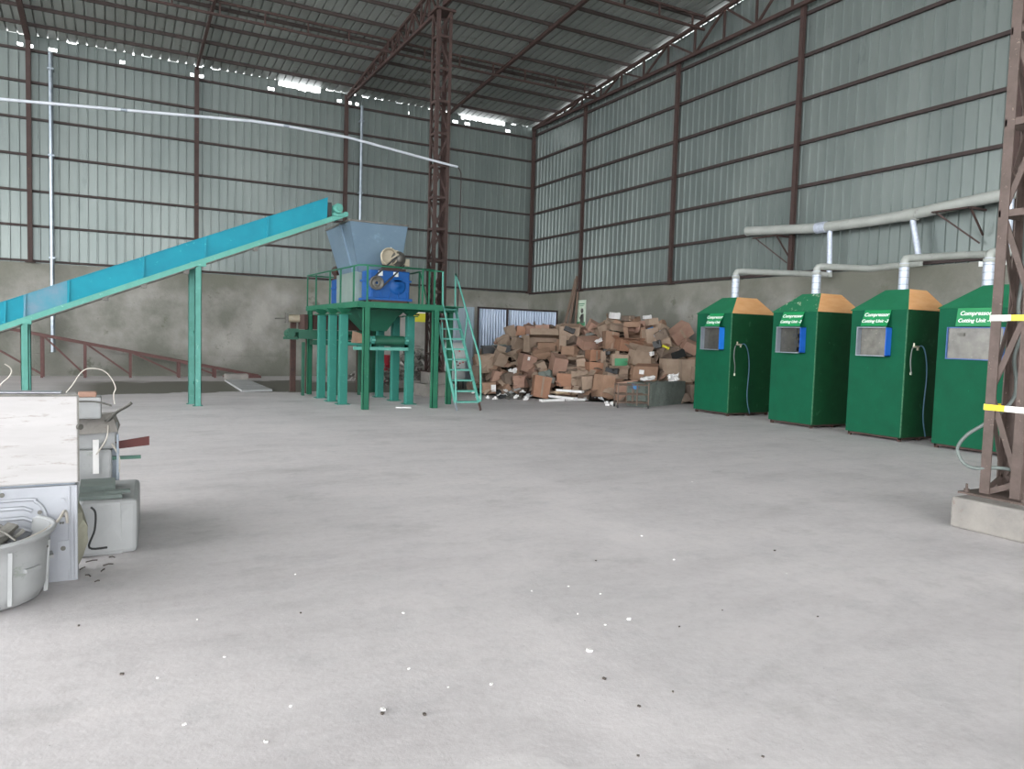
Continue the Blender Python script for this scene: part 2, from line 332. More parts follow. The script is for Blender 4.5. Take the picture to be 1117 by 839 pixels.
# corrugated wall sheets, ribs towards the room; individual strip tops leave daylight under the eaves
def rib_profile(s0, s1, crest=.036, wc=.024, wb=.05):
    pts = []; s = s0
    while s < s1-1e-6:
        pts += [(s, 0), (s+RIB/2-wb/2, 0), (s+RIB/2-wc/2, crest), (s+RIB/2+wc/2, crest), (s+RIB/2+wb/2, 0)]; s += RIB
    pts.append((s, 0)); return pts
rs = random.Random(3)
b = MB(); pr = rib_profile(XL, W+.03)
holes = [(-2.35, .12), (-2.0, .1), (-1.5, .2), (.35, .1), (2.28, .12), (2.6, .12), (4.75, .12), (7.1, .12), (7.42, .1), (7.72, .14), (9.6, .07), (11.2, .1), (11.5, .12), (13.75, .12), (12.0, .12)]
prevtop = None
for (s0, a0), (s1, a1) in zip(pr, pr[1:]):
    xm = (s0+s1)/2; k = round((xm-XL)/RIB*2)
    rr = random.Random(k*13); top = roof_z(D)+.012-(rr.random()**4)*.05
    if 4.95 < xm < 6.4: top -= .15+.03*rr.random()
    if 11.75 < xm < 13.6: top -= .12+.04*rr.random()
    z = [3.3, 9.62, 9.71, top]
    hole = any(abs(xm-h) < w_/2 for h, w_ in holes) and s1-s0 > .02
    for q in range(3):
        if q == 1 and hole: continue
        b.add([(s0, D-a0, z[q]), (s1, D-a1, z[q]), (s1, D-a1, z[q+1]), (s0, D-a0, z[q+1])], [(0, 1, 2, 3)])
wb_ = struct(b.build('wall_back', M['sheet'], keep=True))
b = MB(); pr = rib_profile(YF, D+.01)
for (s0, a0), (s1, a1) in zip(pr, pr[1:]):
    b.add([(W-a0, s0, 3.25), (W-a1, s1, 3.25), (W-a1, s1, roof_z(s1)-.09), (W-a0, s0, roof_z(s0)-.09)], [(0, 1, 2, 3)])
struct(b.build('wall_right', M['sheet'], keep=True))
# concrete dado walls
b = MB(); b.box((XL, D-.04, 0), (12.3, D+.22, 3.36)); b.box((12.3, D-.04, 0), (W+.2, D+.22, 3.36))
b.box((XL, D-.12, 0), (9.6, D-.04, .67))
struct(b.build('wall_back_dado', M['dado'], keep=True))
b = MB(); b.box((W-.06, YF, 0), (W+.2, D+.2, 3.3)); struct(b.build('wall_right_dado', M['dado'], keep=True))
# roof sheets: ribs run down the slope
b = MB(); pr = rib_profile(XL-.5, W+.12, .045)
for (s0, a0), (s1, a1) in zip(pr, pr[1:]):
    for y0, y1 in ((D+.03, 6), (6, YF-1)):
        b.add([(s0, y0, roof_z(y0)+a0), (s1, y0, roof_z(y0)+a1), (s1, y1, roof_z(y1)+a1), (s0, y1, roof_z(y1)+a0)], [(0, 1, 2, 3)])
struct(b.build('ceiling', M['roof'], keep=True))

n_trim = [0]
def trim(b, m_):
    n_trim[0] += 1; return struct(b.build('trim_%d' % n_trim[0], m_, keep=False))
# purlins under the roof sheets
y = 25.62
while y > YF:
    b = MB(); b.bar((XL, y, roof_z(y)-.06), (W, y, roof_z(y)-.05), .055, .09); trim(b, M['purlin']); y -= 1.12
# girts on both walls
for z in (3.42, 4.45, 5.47, 6.51, 7.56, 8.61, 9.52):
    b = MB(); b.bar((XL, D-.07, z), (W-.05, D-.07, z), .07, .065); trim(b, M['girt'])
for z in (3.36, 4.45, 5.46, 6.51, 7.56, 8.61, 9.61):
    b = MB(); b.bar((W-.07, YF, z), (W-.07, D-.1, z), .07, .075); trim(b, M['girt'])
# wall columns
def wall_column(x, y, z0, z1, label, ax):
    t = thing('steel_column', (x, y, z0), label, 'column', 'slim columns along the sheet walls')
    b = MB()
    for k in (-1, 1):
        if ax == 'y': b.box((x-.062, y+k*.05-.008, z0), (x+.062, y+k*.05+.008, z1))
        else: b.box((x+k*.04-.008, y-.055, z0), (x+k*.04+.008, y+.055, z1))
    if ax == 'y': b.box((x-.055, y-.05, z0), (x-.045, y+.05, z1)); b.box((x+.045, y-.05, z0), (x+.055, y+.05, z1))
    else: b.box((x-.04, y-.05, z0), (x+.04, y-.042, z1)); b.box((x-.04, y+.042, z0), (x+.04, y+.05, z1))
    b.build('shaft', M['steel'], t)
    b = MB(); b.box((x-.13, y-.09, z0), (x+.13, y+.09, z0+.02)) if ax == 'y' else b.box((x-.09, y-.13, z0), (x+.09, y+.13, z0+.02))
    b.build('base_plate', M['steel'], t)
for x, l in ((-2.11, 'rust brown wall column at the far left end of the back wall'), (2.43, 'rust brown wall column behind the upper middle of the teal conveyor'),
             (7.28, 'rust brown back wall column rising directly behind the hopper'), (11.1, 'rust brown back wall column mostly hidden behind the free-standing lattice column'),
             (14.86, 'dark brown column in the corner where the two sheet walls meet')):
    wall_column(x, D-.17, 3.36, 9.85, l, 'y')
for y, l in ((22.6, 'red brown right wall column above the leaning timber planks'), (17.68, 'red brown right wall column second from the corner, left of the first ventilation elbow'),
             (13.15, 'red brown right wall column crossing behind the thick grey duct'), (8.02, 'red brown wall column hidden behind the nearest lattice column')):
    wall_column(W-.155, y, 3.3, 9.85, l, 'x')

# rafters and trusses
def rafter(x, label, y1=-6, dz=.18, wd=.1, y0=26.3):
    t = thing('roof_rafter', (x, y0, roof_z(y0)-dz), label, 'rafter', 'sloping rafters under the roof')
    b = MB(); b.bar((x, y0, roof_z(y0)-dz), (x, y1, roof_z(y1)-dz), wd, .1); b.build('beam', M['steel'], t)
    b = MB()
    yy = y0-.68
    while yy > 14: b = MB(); b.box((x-.05, yy-.02, roof_z(yy)-dz+.03), (x+.05, yy+.05, roof_z(yy)-.09)); b.build('purlin_cleat', M['steel'], t); yy -= 1.12
rafter(-2.11, 'thick brown rafter crossing the top left corner of the roof', wd=.14)
rafter(2.43, 'thin brown rafter in line with the column above the conveyor', wd=.07, dz=.16)
rafter(11.1, 'brown rafter running from behind the lattice column to the upper right', wd=.09)
def truss(name, p0, p1, topf, zb, n, label, group, m_=None, ch=.08, web=.05, start_down=True):
    """vertical-plane truss from p0 to p1 (xy); topf(x,y) gives the top chord height, zb the flat bottom chord height"""
    m_ = m_ or M['steel']; p0 = Vector((*p0, 0)); p1 = Vector((*p1, 0)); up = Vector((0, 0, 1))
    t = thing(name, (p0.x, p0.y, zb), label, 'truss', group)
    P = [p0.lerp(p1, i/n) for i in range(n+1)]; T = [Vector((p.x, p.y, topf(p.x, p.y))) for p in P]; B = [Vector((p.x, p.y, zb)) for p in P]
    b = MB(); b.bar(T[0], T[-1], ch, ch); b.build('top_chord', m_, t)
    b = MB(); b.bar(B[0], B[-1], ch, ch); b.build('bottom_chord', m_, t)
    for i in range(n+1):
        if (T[i]-B[i]).length > .14: b = MB(); b.bar(B[i], T[i], web, web); b.build('web_post', m_, t)
        if i < n:
            a, c = (B[i], T[i+1]) if (i % 2 == 0) == start_down else (T[i], B[i+1])
            b = MB(); b.bar(a, c, web, web); b.build('web_diagonal', m_, t)
    return t
truss('roof_truss', (7.3, 26.2), (7.3, 18.1), lambda x, y: roof_z(y)-.16, 9.72, 14, 'rust brown lattice truss from the back wall to the top of the free-standing column', 'lattice trusses')
truss('roof_truss', (7.3, 17.7), (7.3, 3.9), lambda x, y: roof_z(y)-.16, 9.75, 16, 'brown lattice truss overhead between the two free-standing columns', 'lattice trusses')
truss('gable_truss', (14.72, 26.2), (14.72, -4), lambda x, y: roof_z(y)-.16, 9.80, 26, 'brown lattice truss along the top edge of the right sheet wall', 'lattice trusses', ch=.09, web=.055)
def tie(y, label): 
    zt = roof_z(y)-.15
    t = truss('tie_girder', (XL, y), (14.6, y), lambda x, yy: zt, zt-.34, 2, label, 'girders running parallel to the back wall', ch=.06, web=.03)
    for c in [c for c in bpy.data.objects if c.parent == t and c.name.startswith('web')]: bpy.data.objects.remove(c)
    x = -4.4
    while x < 14.5:
        b = MB(); b.bar((x, y, zt-.34), (x, y, zt), .04, .04); b.build('web_post', M['steel'], t); x += 1.16
tie(21.7, 'shallow brown girder nearest the back wall, crossing behind the column head')
tie(16.4, 'second brown girder from the back wall, meeting the column head')
tie(11.0, 'third brown girder from the back wall, at the top edge of the view')

# free-standing lattice columns
def lattice_column(cx, cy, a, z0, z1, zb, step, m_, label, chord=.085, base=True, lac=.045, ring_from=0):
    t = thing('lattice_column', (cx, cy, z0), label, 'column')
    h = a/2; th = .012
    for sx in (-1, 1):
        for sy in (-1, 1):
            b = MB(); X, Y = cx+sx*h, cy+sy*h
            b.box((X, Y, z0), (X-sx*chord, Y-sy*th, z1)); b.box((X, Y-sy*th, z0), (X-sx*th, Y-sy*chord, z1)); b.build('corner_angle', m_, t)
    zs = []; z = zb
    while z-step > z0: z -= step
    while z < z1-.1: zs.append(z); z += step
    for z in zs:
        if z < ring_from: continue
        b = MB()
        for s in (-1, 1):
            b.box((cx-h, cy+s*(h-.012)-.008, z-.03), (cx+h, cy+s*(h-.012)+.008, z+.03)); b.box((cx+s*(h-.012)-.008, cy-h, z-.03), (cx+s*(h-.012)+.008, cy+h, z+.03))
        b.build('batten_ring', m_, t)
    zz = [z0+.02]+zs+[z1-.03]
    for i, (q0, q1) in enumerate(zip(zz, zz[1:])):
        b = MB(); s = 1 if i % 2 else -1
        b.bar((cx-s*(h-.03), cy-h+.02, q0), (cx+s*(h-.03), cy-h+.02, q1), .012, lac, up=(1, 0, .01)); b.bar((cx+s*(h-.03), cy+h-.02, q0), (cx-s*(h-.03), cy+h-.02, q1), .012, lac, up=(1, 0, .01))
        b.bar((cx-h+.02, cy-s*(h-.03), q0), (cx-h+.02, cy+s*(h-.03), q1), lac, .012, up=(1, 0, .01)); b.bar((cx+h-.02, cy+s*(h-.03), q0), (cx+h-.02, cy-s*(h-.03), q1), lac, .012, up=(1, 0, .01))
        b.build('lacing_bars', m_, t)
    if base:
        b = MB(); b.box((cx-h-.12, cy-h-.12, z0), (cx+h+.12, cy+h+.12, z0+.018)); b.build('base_plate', m_, t)
        for sx in (-1, 1):
            for sy in (-1, 1):
                b = MB(); X, Y = cx+sx*(h+.07), cy+sy*(h+.07); b.cyl((X, Y, z0), (X, Y, z0+.09), .011, n=8); b.cyl((X, Y, z0+.018), (X, Y, z0+.045), .026, n=6); b.build('anchor_bolt', m_, t)
    b = MB(); b.box((cx-h-.06, cy-h-.06, z1-.06), (cx+h+.06, cy+h+.06, z1)); b.build('cap_plate', m_, t)
    return t
b = MB(); b.box((6.95, 17.5, 0), (7.75, 18.3, .32)); b.box((7.08, 17.63, .32), (7.62, 18.17, .62)); tag(b.build('column_pedestal', M['plinth'], bevel=.015), 'stepped concrete pedestal under the far lattice column', 'pedestal')
far_col = lattice_column(7.35, 17.9, .40, .62, 9.68, 3.46, .793, M['steel'], 'rust brown lattice column standing behind the green platform ladder')
b = MB(); b.box((6.53, 2.85, 0), (7.6, 3.88, .27)); tag(b.build('column_pedestal', M['plinth'], bevel=.02), 'low concrete plinth under the nearest lattice column at the right edge', 'pedestal')
near_col = lattice_column(7.03, 3.66, .34, .27, 9.7, 2.76, .78, M['greysteel'], 'grey brown lattice column with yellow and white tape bands at the right edge', chord=.085, lac=.05, ring_from=2.6)
for z in (1.06, 1.85):
    cx, cy, h = 7.03, 3.66, .17
    b = MB(); rr = h+.006; P = [(-rr, rr), (-rr, -rr), (rr, -rr), (rr, rr), (-rr, rr)]; k = 0
    for (x0, y0), (x1, y1) in zip(P, P[1:]):
        for j in range(2):
            q0, q1 = j/2, (j+1)/2
            A = Vector((cx+x0+(x1-x0)*q0, cy+y0+(y1-y0)*q0, z)); B_ = Vector((cx+x0+(x1-x0)*q1, cy+y0+(y1-y0)*q1, z)); b.bar(A, B_, .004, .052, mi=k % 2); k += 1
    b.build('reflective_band', [M['wtape'], M['ytape']] if z > 1.5 else [M['ytape'], M['wtape']], near_col, label='yellow and white reflective tape band')
# hose looped round the near column foot
pts = [(7.0, 3.60, .52), (6.92, 3.72, .53), (6.88, 3.90, .50), (6.86, 4.0, .54), (6.85, 4.05, .66), (6.86, 3.98, .79), (6.9, 3.86, .90), (6.98, 3.76, 1.02), (7.08, 3.72, 1.15), (7.14, 3.74, 1.3), (7.08, 3.74, 1.5), (7.13, 3.73, 1.7), (7.07, 3.73, 1.95), (7.1, 3.73, 2.3), (7.08, 3.73, 3.0)]
b = MB(); b.tube([p+Vector((-.02, -.02, 0)) for p in catmull(pts, 6)], .016, 8); tag(b.build('hose', M['hosedk']), 'grey hose looping out of the foot of the nearest lattice column', 'hose')

# pipes on the back wall
def pipe(pts, r, m_, name, label, cat='pipe', group=None, n=12, fit=None, parent=None):
    b = MB(); b.tube(pts, r, n)
    return tag(b.build(name, m_), label, cat, group)
t = thing('downpipe', (-1.55, D-.28, .7), 'grey blue downpipe on the back wall at the far left', 'pipe', 'downpipes on the back wall')
b = MB(); b.cyl((-1.55, D-.28, .72), (-1.55, D-.28, 9.5), .06); b.build('pipe', M['gpipe'], t)
for z in (3.5, 6.5, 9.0): b = MB(); b.box((-1.63, D-.35, z), (-1.47, D-.10, z+.05)); b.build('bracket', M['gpipe'], t)
t = thing('downpipe', (7.8, D-.28, .7), 'slim grey downpipe on the back wall behind the hopper', 'pipe', 'downpipes on the back wall')
b = MB(); b.cyl((7.8, D-.28, .72), (7.8, D-.28, 9.55), .05); b.build('pipe', M['gpipe'], t)
for z in (3.5, 6.5, 9.0): b = MB(); b.box((7.73, D-.34, z), (7.87, D-.10, z+.05)); b.build('bracket', M['gpipe'], t)
t = thing('conduit', (7.35, 17.66, 5.9), 'long thin pale pipe strung across the hall to the lattice column', 'pipe')
P = [(-7.9, 17.64, 5.3), (-1.88, 17.64, 5.85), (.24, 17.64, 6.0), (2.76, 17.64, 6.18), (3.5, 17.64, 6.19), (4.93, 17.64, 6.15), (7.15, 17.64, 5.9), (7.75, 17.64, 5.84)]
b = MB(); b.tube(P, .03, 10); b.build('pipe', M['conduit'], t)
for p in P[2:6:2]: b = MB(); b.cyl(Vector(p)-Vector((.06, 0, 0)), Vector(p)+Vector((.06, 0, 0)), .036, n=10); b.build('coupling', M['gpipe'], t)
b = MB(); b.tube(catmull([(7.75, 17.64, 5.84), (7.84, 17.66, 5.74), (7.88, 17.7, 5.5), (7.9, 17.75, 4.5), (7.9, 17.75, 3.3), (7.9, 17.75, 2.3)], 5), .012, 6); b.build('hanging_cable', M['girt'], t)
# second, off-frame support of the conduit
lattice_column(-8.1, 17.9, .40, 0, 9.68, 3.46, .793, M['steel'], 'lattice column beyond the left edge of the view')

# openings low in the back wall: corrugated gate and leaning flat sheet
t = thing('corrugated_screen', (12.8, 23.5, 0), 'bluish corrugated zinc screen with a dark frame behind the carton heap', 'metal sheet')
def corr(b, x0, x1, y, z0, z1, p=.076, a=.012):
    n = int((x1-x0)/p*6); vs = []
    for i in range(n+1):
        x = x0+(x1-x0)*i/n; yy = y-a*math.cos(2*PI*i/6); vs += [(x, yy, z0), (x, yy, z1)]
    b.add(vs, [(2*i, 2*i+2, 2*i+3, 2*i+1) for i in range(n)], True)
b = MB(); corr(b, 11.27, 12.36, 23.5, .02, 2.56, p=.105, a=.03); b.build('corrugated_leaf', M['gatesheet'], t)
b = MB(); corr(b, 12.40, 14.4, 23.5, .02, 2.56, p=.105, a=.03); b.build('corrugated_leaf', M['gatesheet'], t)
b = MB(); b.box((11.21, 23.44, 0), (11.26, 23.52, 2.6)); b.box((12.36, 23.44, 0), (12.41, 23.54, 2.6)); b.box((11.21, 23.43, 2.54), (14.45, 23.52, 2.60)); b.box((14.42, 23.44, 0), (14.46, 23.52, 2.6)); b.build('frame', M['girt'], t)
b = MB(); b.box((10.28, 23.66, 0), (11.17, 23.68, 2.58))
for x in (10.45, 10.78, 11.1): b.box((x, 23.64, 0), (x+.04, 23.66, 2.58))
tag(b.build('metal_sheet', M['flatzinc']), 'tall flat pale zinc sheet standing upright behind the ladder', 'metal sheet')
t = thing('warning_sign', (10.2, D-.08, 2.05), 'small yellow sign on the back wall seen under the platform', 'sign')
b = MB(); b.box((9.94, D-.06, 2.05), (10.45, D-.045, 2.36)); b.build('board', M['yellow'], t)
b = MB(); b.box((9.94, D-.064, 2.37), (10.45, D-.045, 2.44)); b.build('top_strip', M['white'], t)
b = MB(); b.box((10.02, D-.068, 2.28), (10.2, D-.06, 2.34)); b.build('black_mark', M['black'], t)
# small white board at dado top on the right
b = MB(); b.box((W-.11, 8.05, 3.2), (W-.06, 8.6, 3.3)); tag(b.build('white_plate', M['white']), 'small white plate at the top of the right concrete wall near the lattice column', 'plate')
# ------------------------------------------------------------------ green compressor cutting units
def cutting_unit(i, X, y0, y1, xb, label):
    """front face at X (towards the hall), from y0 (near) to y1 (far), back at xb"""
    t = thing('cutting_unit', ((X+xb)/2, (y0+y1)/2, 0), label, 'cabinet', 'green cutting booths along the right wall')
    zb, ze, zt = .07, 2.22, 2.58
    b = MB(); b.box((X, y0, zb), (X+.03, y1, ze)); b.build('front_panel', M['green'], t, bevel=.004)
    b = MB(); b.box((X+.03, y0, zb), (xb, y0+.03, ze)); b.build('side_panel', M['greenshade'], t)
    b = MB(); b.box((X+.03, y1-.03, zb), (xb, y1, ze)); b.build('side_panel', M['greenshade'], t)
    b = MB(); b.box((xb-.03, y0+.03, zb), (xb, y1-.03, ze)); b.build('rear_panel', M['greenshade'], t)
    b = MB()
    for yy in (y0+.03, y1-.07): b.box((X+.03, yy, .035), (xb-.03, yy+.04, zb))
    for xx in (X+.03, xb-.07): b.box((xx, y0+.03, .035), (xx+.04, y1-.03, zb))
    for xx in (X+.03, (X+xb)/2, xb-.08):
        for yy in (y0+.03, y1-.08): b.box((xx, yy, 0), (xx+.05, yy+.05, .036))
    b.build('base_frame', M['rusty'], t)
    b = MB()   # thin worn edges
    b.box((X-.006, y0-.006, zb), (X+.012, y0+.012, ze)); b.build('corner_edge', mat('worn_edge', '1f5a3c', '4a7a58', rough=.6, scale=30), t)
    # hipped roof, front slope green, side slope plywood
    cx0, cx1 = X+.36, X+.36+(xb-X-.36)*.66; cy0, cy1 = y0+.24, y0+.24+(y1-y0)*.42
    e = .02; E0 = [(X-e, y0-e, ze), (xb+e, y0-e, ze), (xb+e, y1+e, ze), (X-e, y1+e, ze)]; T = [(cx0, cy0, zt), (cx1, cy0, zt), (cx1, cy1, zt), (cx0, cy1, zt)]
    def slope(a, c, d, e_, nm, m_):
        q = MB(); P = [Vector(k) for k in (a, c, d, e_)]; n = (P[1]-P[0]).cross(P[2]-P[1]).normalized()*.012
        q.hexa([P[0]-n, P[1]-n, P[2]-n, P[3]-n, P[0], P[1], P[2], P[3]]); q.build(nm, m_, t)
    slope(E0[3], E0[0], T[0], T[3], 'roof_slope', M['greenflake'] if i == 2 else M['greenroof'])
    slope(E0[0], E0[1], T[1], T[0], 'roof_slope', M['ply'])
    slope(E0[1], E0[2], T[2], T[1], 'roof_slope', M['ply']); slope(E0[2], E0[3], T[3], T[2], 'roof_slope', M['greenroof'])
    q = MB(); q.box((cx0, cy0, zt-.015), (cx1, cy1, zt)); q.build('roof_cap', M['greenroof'], t)
    b = MB()
    # window hood
    wy1, wy0 = [(12.65, 12.06), (10.49, 9.90), (8.66, 8.09), (7.10, 6.24)][i-1]; z0, z1 = 1.42, 1.92; P_ = [.14, .15, .14, .04][i-1]
    hx = X-P_; th = .015
    b.box((hx, wy0, z1-th), (X, wy1, z1)); b.box((hx, wy0, z0), (X, wy1, z0+th)); b.box((hx, wy1-th, z0+th), (X, wy1, z1-th)); 
    if i == 4: b.box((hx, wy0, z0+th), (X, wy0+th, z1-th))
    hd = b.build('window_hood', M['hood'] if i < 4 else M['darkblue'], t)
    if i < 4: q = MB(); q.box((hx, wy0, z0), (X, wy0+th, z1)); q.build('side_film', M['blue'] if i == 1 else mat('blue_film_deep', '1c58b4', '2463c0', rough=.4), hd, label='bright blue side plate of the hood')
    q = MB(); q.box((X-.03 if i < 4 else X-.015, wy0+th, z0+th), (X-.02 if i < 4 else X-.005, wy1-th, z1-th)); pane = q.build('window_pane', M['glassdk'] if i in (1, 2) else M['glass'], hd)
    if i == 2:
        q = MB(); q.cyl((X-.10, wy0+.14, z0+.02), (X-.10, wy0+.14, z1-.02), .012, n=8); q.box((X-.13, wy0+.08, z1-.2), (X-.07, wy0+.2, z1-.13)); q.box((X-.13, wy0+.06, z1-.32), (X-.07, wy0+.16, z1-.26)); q.box((X-.12, wy0+.1, z0+.05), (X-.06, wy0+.17, z0+.12)); q.build('inner_rod', M['black'], hd)
    if i == 4:
        q = MB(); q.box((X-.03, wy1-.27, z1-.14), (X-.012, wy1-.17, z1-.09)); q.build('latch', M['greycast'], hd)
    # sign leaning from the panel to the hood
    top = Vector((X-.008, 0, 2.21)); bot = Vector((hx+.03, 0, 1.935)) if i < 4 else Vector((X-.05, 0, 1.935))
    sw = .50; sy = [12.33, 10.2, 8.36, 6.68][i-1]
    if i == 4: sw = .56
    q = MB(); n = (top-bot).cross(Vector((0, 1, 0))).normalized()*.006
    if n.x > 0: n = -n
    A = [Vector((bot.x, sy+sw/2, bot.z)), Vector((bot.x, sy-sw/2, bot.z)), Vector((top.x, sy-sw/2, top.z)), Vector((top.x, sy+sw/2, top.z))]
    if i == 1:      # curled sheet: nibbled edges
        a_, b_, c_, d_ = A
        poly = [a_.lerp(b_, .02), a_.lerp(b_, .93), b_.lerp(c_, .35).lerp(a_, .10), b_.lerp(c_, .7).lerp(a_, .03), c_, d_.lerp(c_, .14), a_.lerp(d_, .62).lerp(b_, .08), a_.lerp(d_, .3).lerp(b_, .12)]
        q.prism(poly, n)
    else: q.prism(A, n)
    sg = q.build('sign_board', M['sign'], t)
    up = (top-bot).normalized(); rt = Vector((0, -1, 0)); nn = rt.cross(up).normalized()
    mid = (top+bot)/2; H_ = (top-bot).length
    for txt, k, sz in (('Compressor', .20, .092), ('Cutting Unit' + ('' if i == 1 else ' -%d' % i), -.20, .082)):
        c = Vector((mid.x, sy, mid.z)) + up*(k*H_) + nn*.0075
        M4 = Matrix((rt, up, nn)).transposed().to_4x4(); M4.translation = c
        text_part(txt, 'lettering', sg, M4, sz, M['white'], shear=.18, bold=.014)
    # duct from the roof to the wall
    return t, Vector((cx0+(cx1-cx0)*.12+.02, (cy0+cy1)/2, zt))
specs = [(1, 11.68, 11.86, 12.93, 12.95, 'green cutting booth farthest from the camera, beside the carton heap'),
         (2, 11.67, 9.66, 10.72, 12.92, 'second green cutting booth from the cartons, with flaking paint on its roof slope'),
         (3, 11.62, 7.82, 8.88, 12.7, 'third green cutting booth from the cartons, signed Unit -3, with a long blue hose'),
         (4, 11.58, 6.08, 7.26, 12.7, 'green cutting booth nearest the camera, partly hidden by the lattice column')]
tops = []
for sp_ in specs:
    t, c = cutting_unit(*sp_); tops.append((t, c))
xd = [(12.17, 12.30, 3.09), (12.2, 10.17, 3.05), (12.2, 8.33, 3.07), (12.2, 6.9, 3.05)]
ends = [(14.62, 11.84, 3.22), (14.62, 9.66, 3.32), (14.62, 7.95, 3.38), (14.62, 6.3, 3.4)]
order = ['farthest', 'second', 'third', 'nearest']
for i, ((x, y, z), e) in enumerate(zip(xd, ends)):
    t = thing('exhaust_pipe', (x, y, 2.57), 'white exhaust elbow pipe rising from the %s green booth' % order[i], 'pipe', 'exhaust pipes of the booths')
    b = MB(); b.cyl((x, y, 2.57), (x, y, z-.02), .082, n=20)
    q = b.build('riser', M['foil'], t, label='shiny wrapped lower pipe')
    b = MB()
    for zz in (2.68, 2.8, 2.92): b.lathe((x, y, zz), [(.083, -.006), (.087, 0), (.083, .006)], 20)
    b.build('clamp_ring', M['hood'], q)
    b = MB(); mid = Vector(((x+e[0])/2, (y+e[1])/2, (z+e[2])/2 - (.10 if i == 1 else .02)))
    pts = [(x, y, z-.06), (x, y, z+.02), (x+.03, y, z+.06), (x+.09, y-.01, z+.075), (x+.16, y-.02, z+.08)]+[tuple(mid+Vector((0, 0, .06)))]+[e]
    b.tube(pts, .066, 16); b.build('cross_pipe', M['duct'], t)
    b = MB(); b.lathe((x, y, z-.06), [(.07, -.03), (.087, -.03), (.087, .03), (.07, .03)], 20); b.build('collar', M['duct'], t)
# the main duct along the right wall, its risers and brackets
t = thing('main_duct', (14.6, 10, 4.4), 'thick grey duct running along the right sheet wall above the booths', 'duct')
P = [(14.6, 14.4, 4.50), (14.6, 12.2, 4.33), (14.6, 10.9, 4.32), (14.6, 9.9, 4.34), (14.6, 8.9, 4.42), (14.6, 7.6, 4.50), (14.6, 3, 4.62), (14.6, -2, 4.7)]
b = MB(); b.tube(P, .115, 22); b.build('duct', M['duct'], t)
for y, z in ((12.1, 4.33), (9.9, 4.34)): b = MB(); b.cyl((14.6, y-.14, z), (14.6, y+.14, z), .13, n=22); b.build('joint_sleeve', M['foil'] if y > 11 else M['duct'], t)
b = MB(); b.cyl((14.6, 14.4, 4.5), (14.6, 14.43, 4.5), .122, n=22); b.build('end_cap', M['duct'], t)
for (p, q_) in (((14.6, 11.87, 4.24), (14.62, 11.84, 3.26)), ((14.6, 9.86, 4.27), (14.62, 9.66, 3.36)), ((14.6, 7.95, 4.42), (14.62, 7.95, 3.42)), ((14.6, 6.3, 4.5), (14.62, 6.3, 3.44))):
    b = MB(); b.cyl(p, q_, .06, n=14); b.build('branch_pipe', M['foil'], t)
    b = MB(); b.cyl(Vector(q_)+Vector((0, 0, .02)), Vector(q_)-Vector((0, 0, .09)), .07, n=14); b.build('tee', M['duct'], t)
for k, (y, z) in enumerate(((13.25, 4.27), (8.55, 4.30), (5.2, 4.42))):
    t = thing('duct_bracket', (14.6, y, z-.6), ['brown angle bracket under the left end of the thick duct', 'brown angle bracket under the duct near the lattice column', 'brown angle bracket under the duct hidden behind the lattice column'][k], 'bracket', 'duct brackets')
    b = MB(); b.box((14.35, y-.03, z-.04), (W-.1, y+.03, z)); b.build('arm', M['steel'], t)
    b = MB(); b.box((14.35, y+.0, z-.03), (14.42, y+.75, z+.0)); b.bar((14.42, y+.7, z-.02), (14.85, y+.05, z-.65), .03, .03); b.build('brace', M['steel'], t)
    b = MB(); b.bar((14.4, y, z-.03), (W-.12, y, z-.5), .03, .03); b.build('stay', M['steel'], t)
# hoses on the near sides of booths
def side_hose(X, y, z, label, L1, drop, m_):
    t = thing('air_hose', (X, y, z), label, 'hose', 'air hoses on booth sides')
    yo = y-.05
    b = MB(); b.cyl((X, y-.0, z), (X, y-.07, z), .02, n=10); b.box((X-.09, y-.07, z-.01), (X+.06, y-.045, z+.015)); b.box((X+.02, y-.07, z-.06), (X+.045, y-.045, z+.01)); b.cyl((X-.06, y-.05, z), (X-.06, y-.05, z+.06), .014, n=8); b.build('valve', M['brass'], t)
    b = MB(); b.tube(catmull([(X+.05, yo, z), (X+.14, yo-.02, z+.01), (X+.24, yo-.02, z-.14), (X+.30, yo-.02, z-.5), (X+.30, yo, z-drop*.75), (X+.40, yo, z-drop)], 7), .011, 8); b.build('long_hose', M['hose'], t)
    b = MB(); b.tube(catmull([(X-.07, yo, z), (X-.14, yo-.02, z-.06), (X-.16, yo-.02, z-.25), (X-.12, yo-.02, z-.45), (X-.1, yo, z-L1)], 6), .011, 8); b.build('short_hose', M['hosedk'], t)
    b = MB(); b.cyl((X-.1, yo, z-L1), (X-.1, yo, z-L1-.05), .018, n=8); b.build('nozzle', M['brass'], t)
side_hose(11.68+.20, 11.86, 1.55, 'dark hose and pale valve on the side of the farthest booth', .62, 1.5, M['hose'])
side_hose(11.62+.20, 7.82, 1.60, 'blue hose and pale valve on the side of the third booth', .42, 1.52, M['hose'])

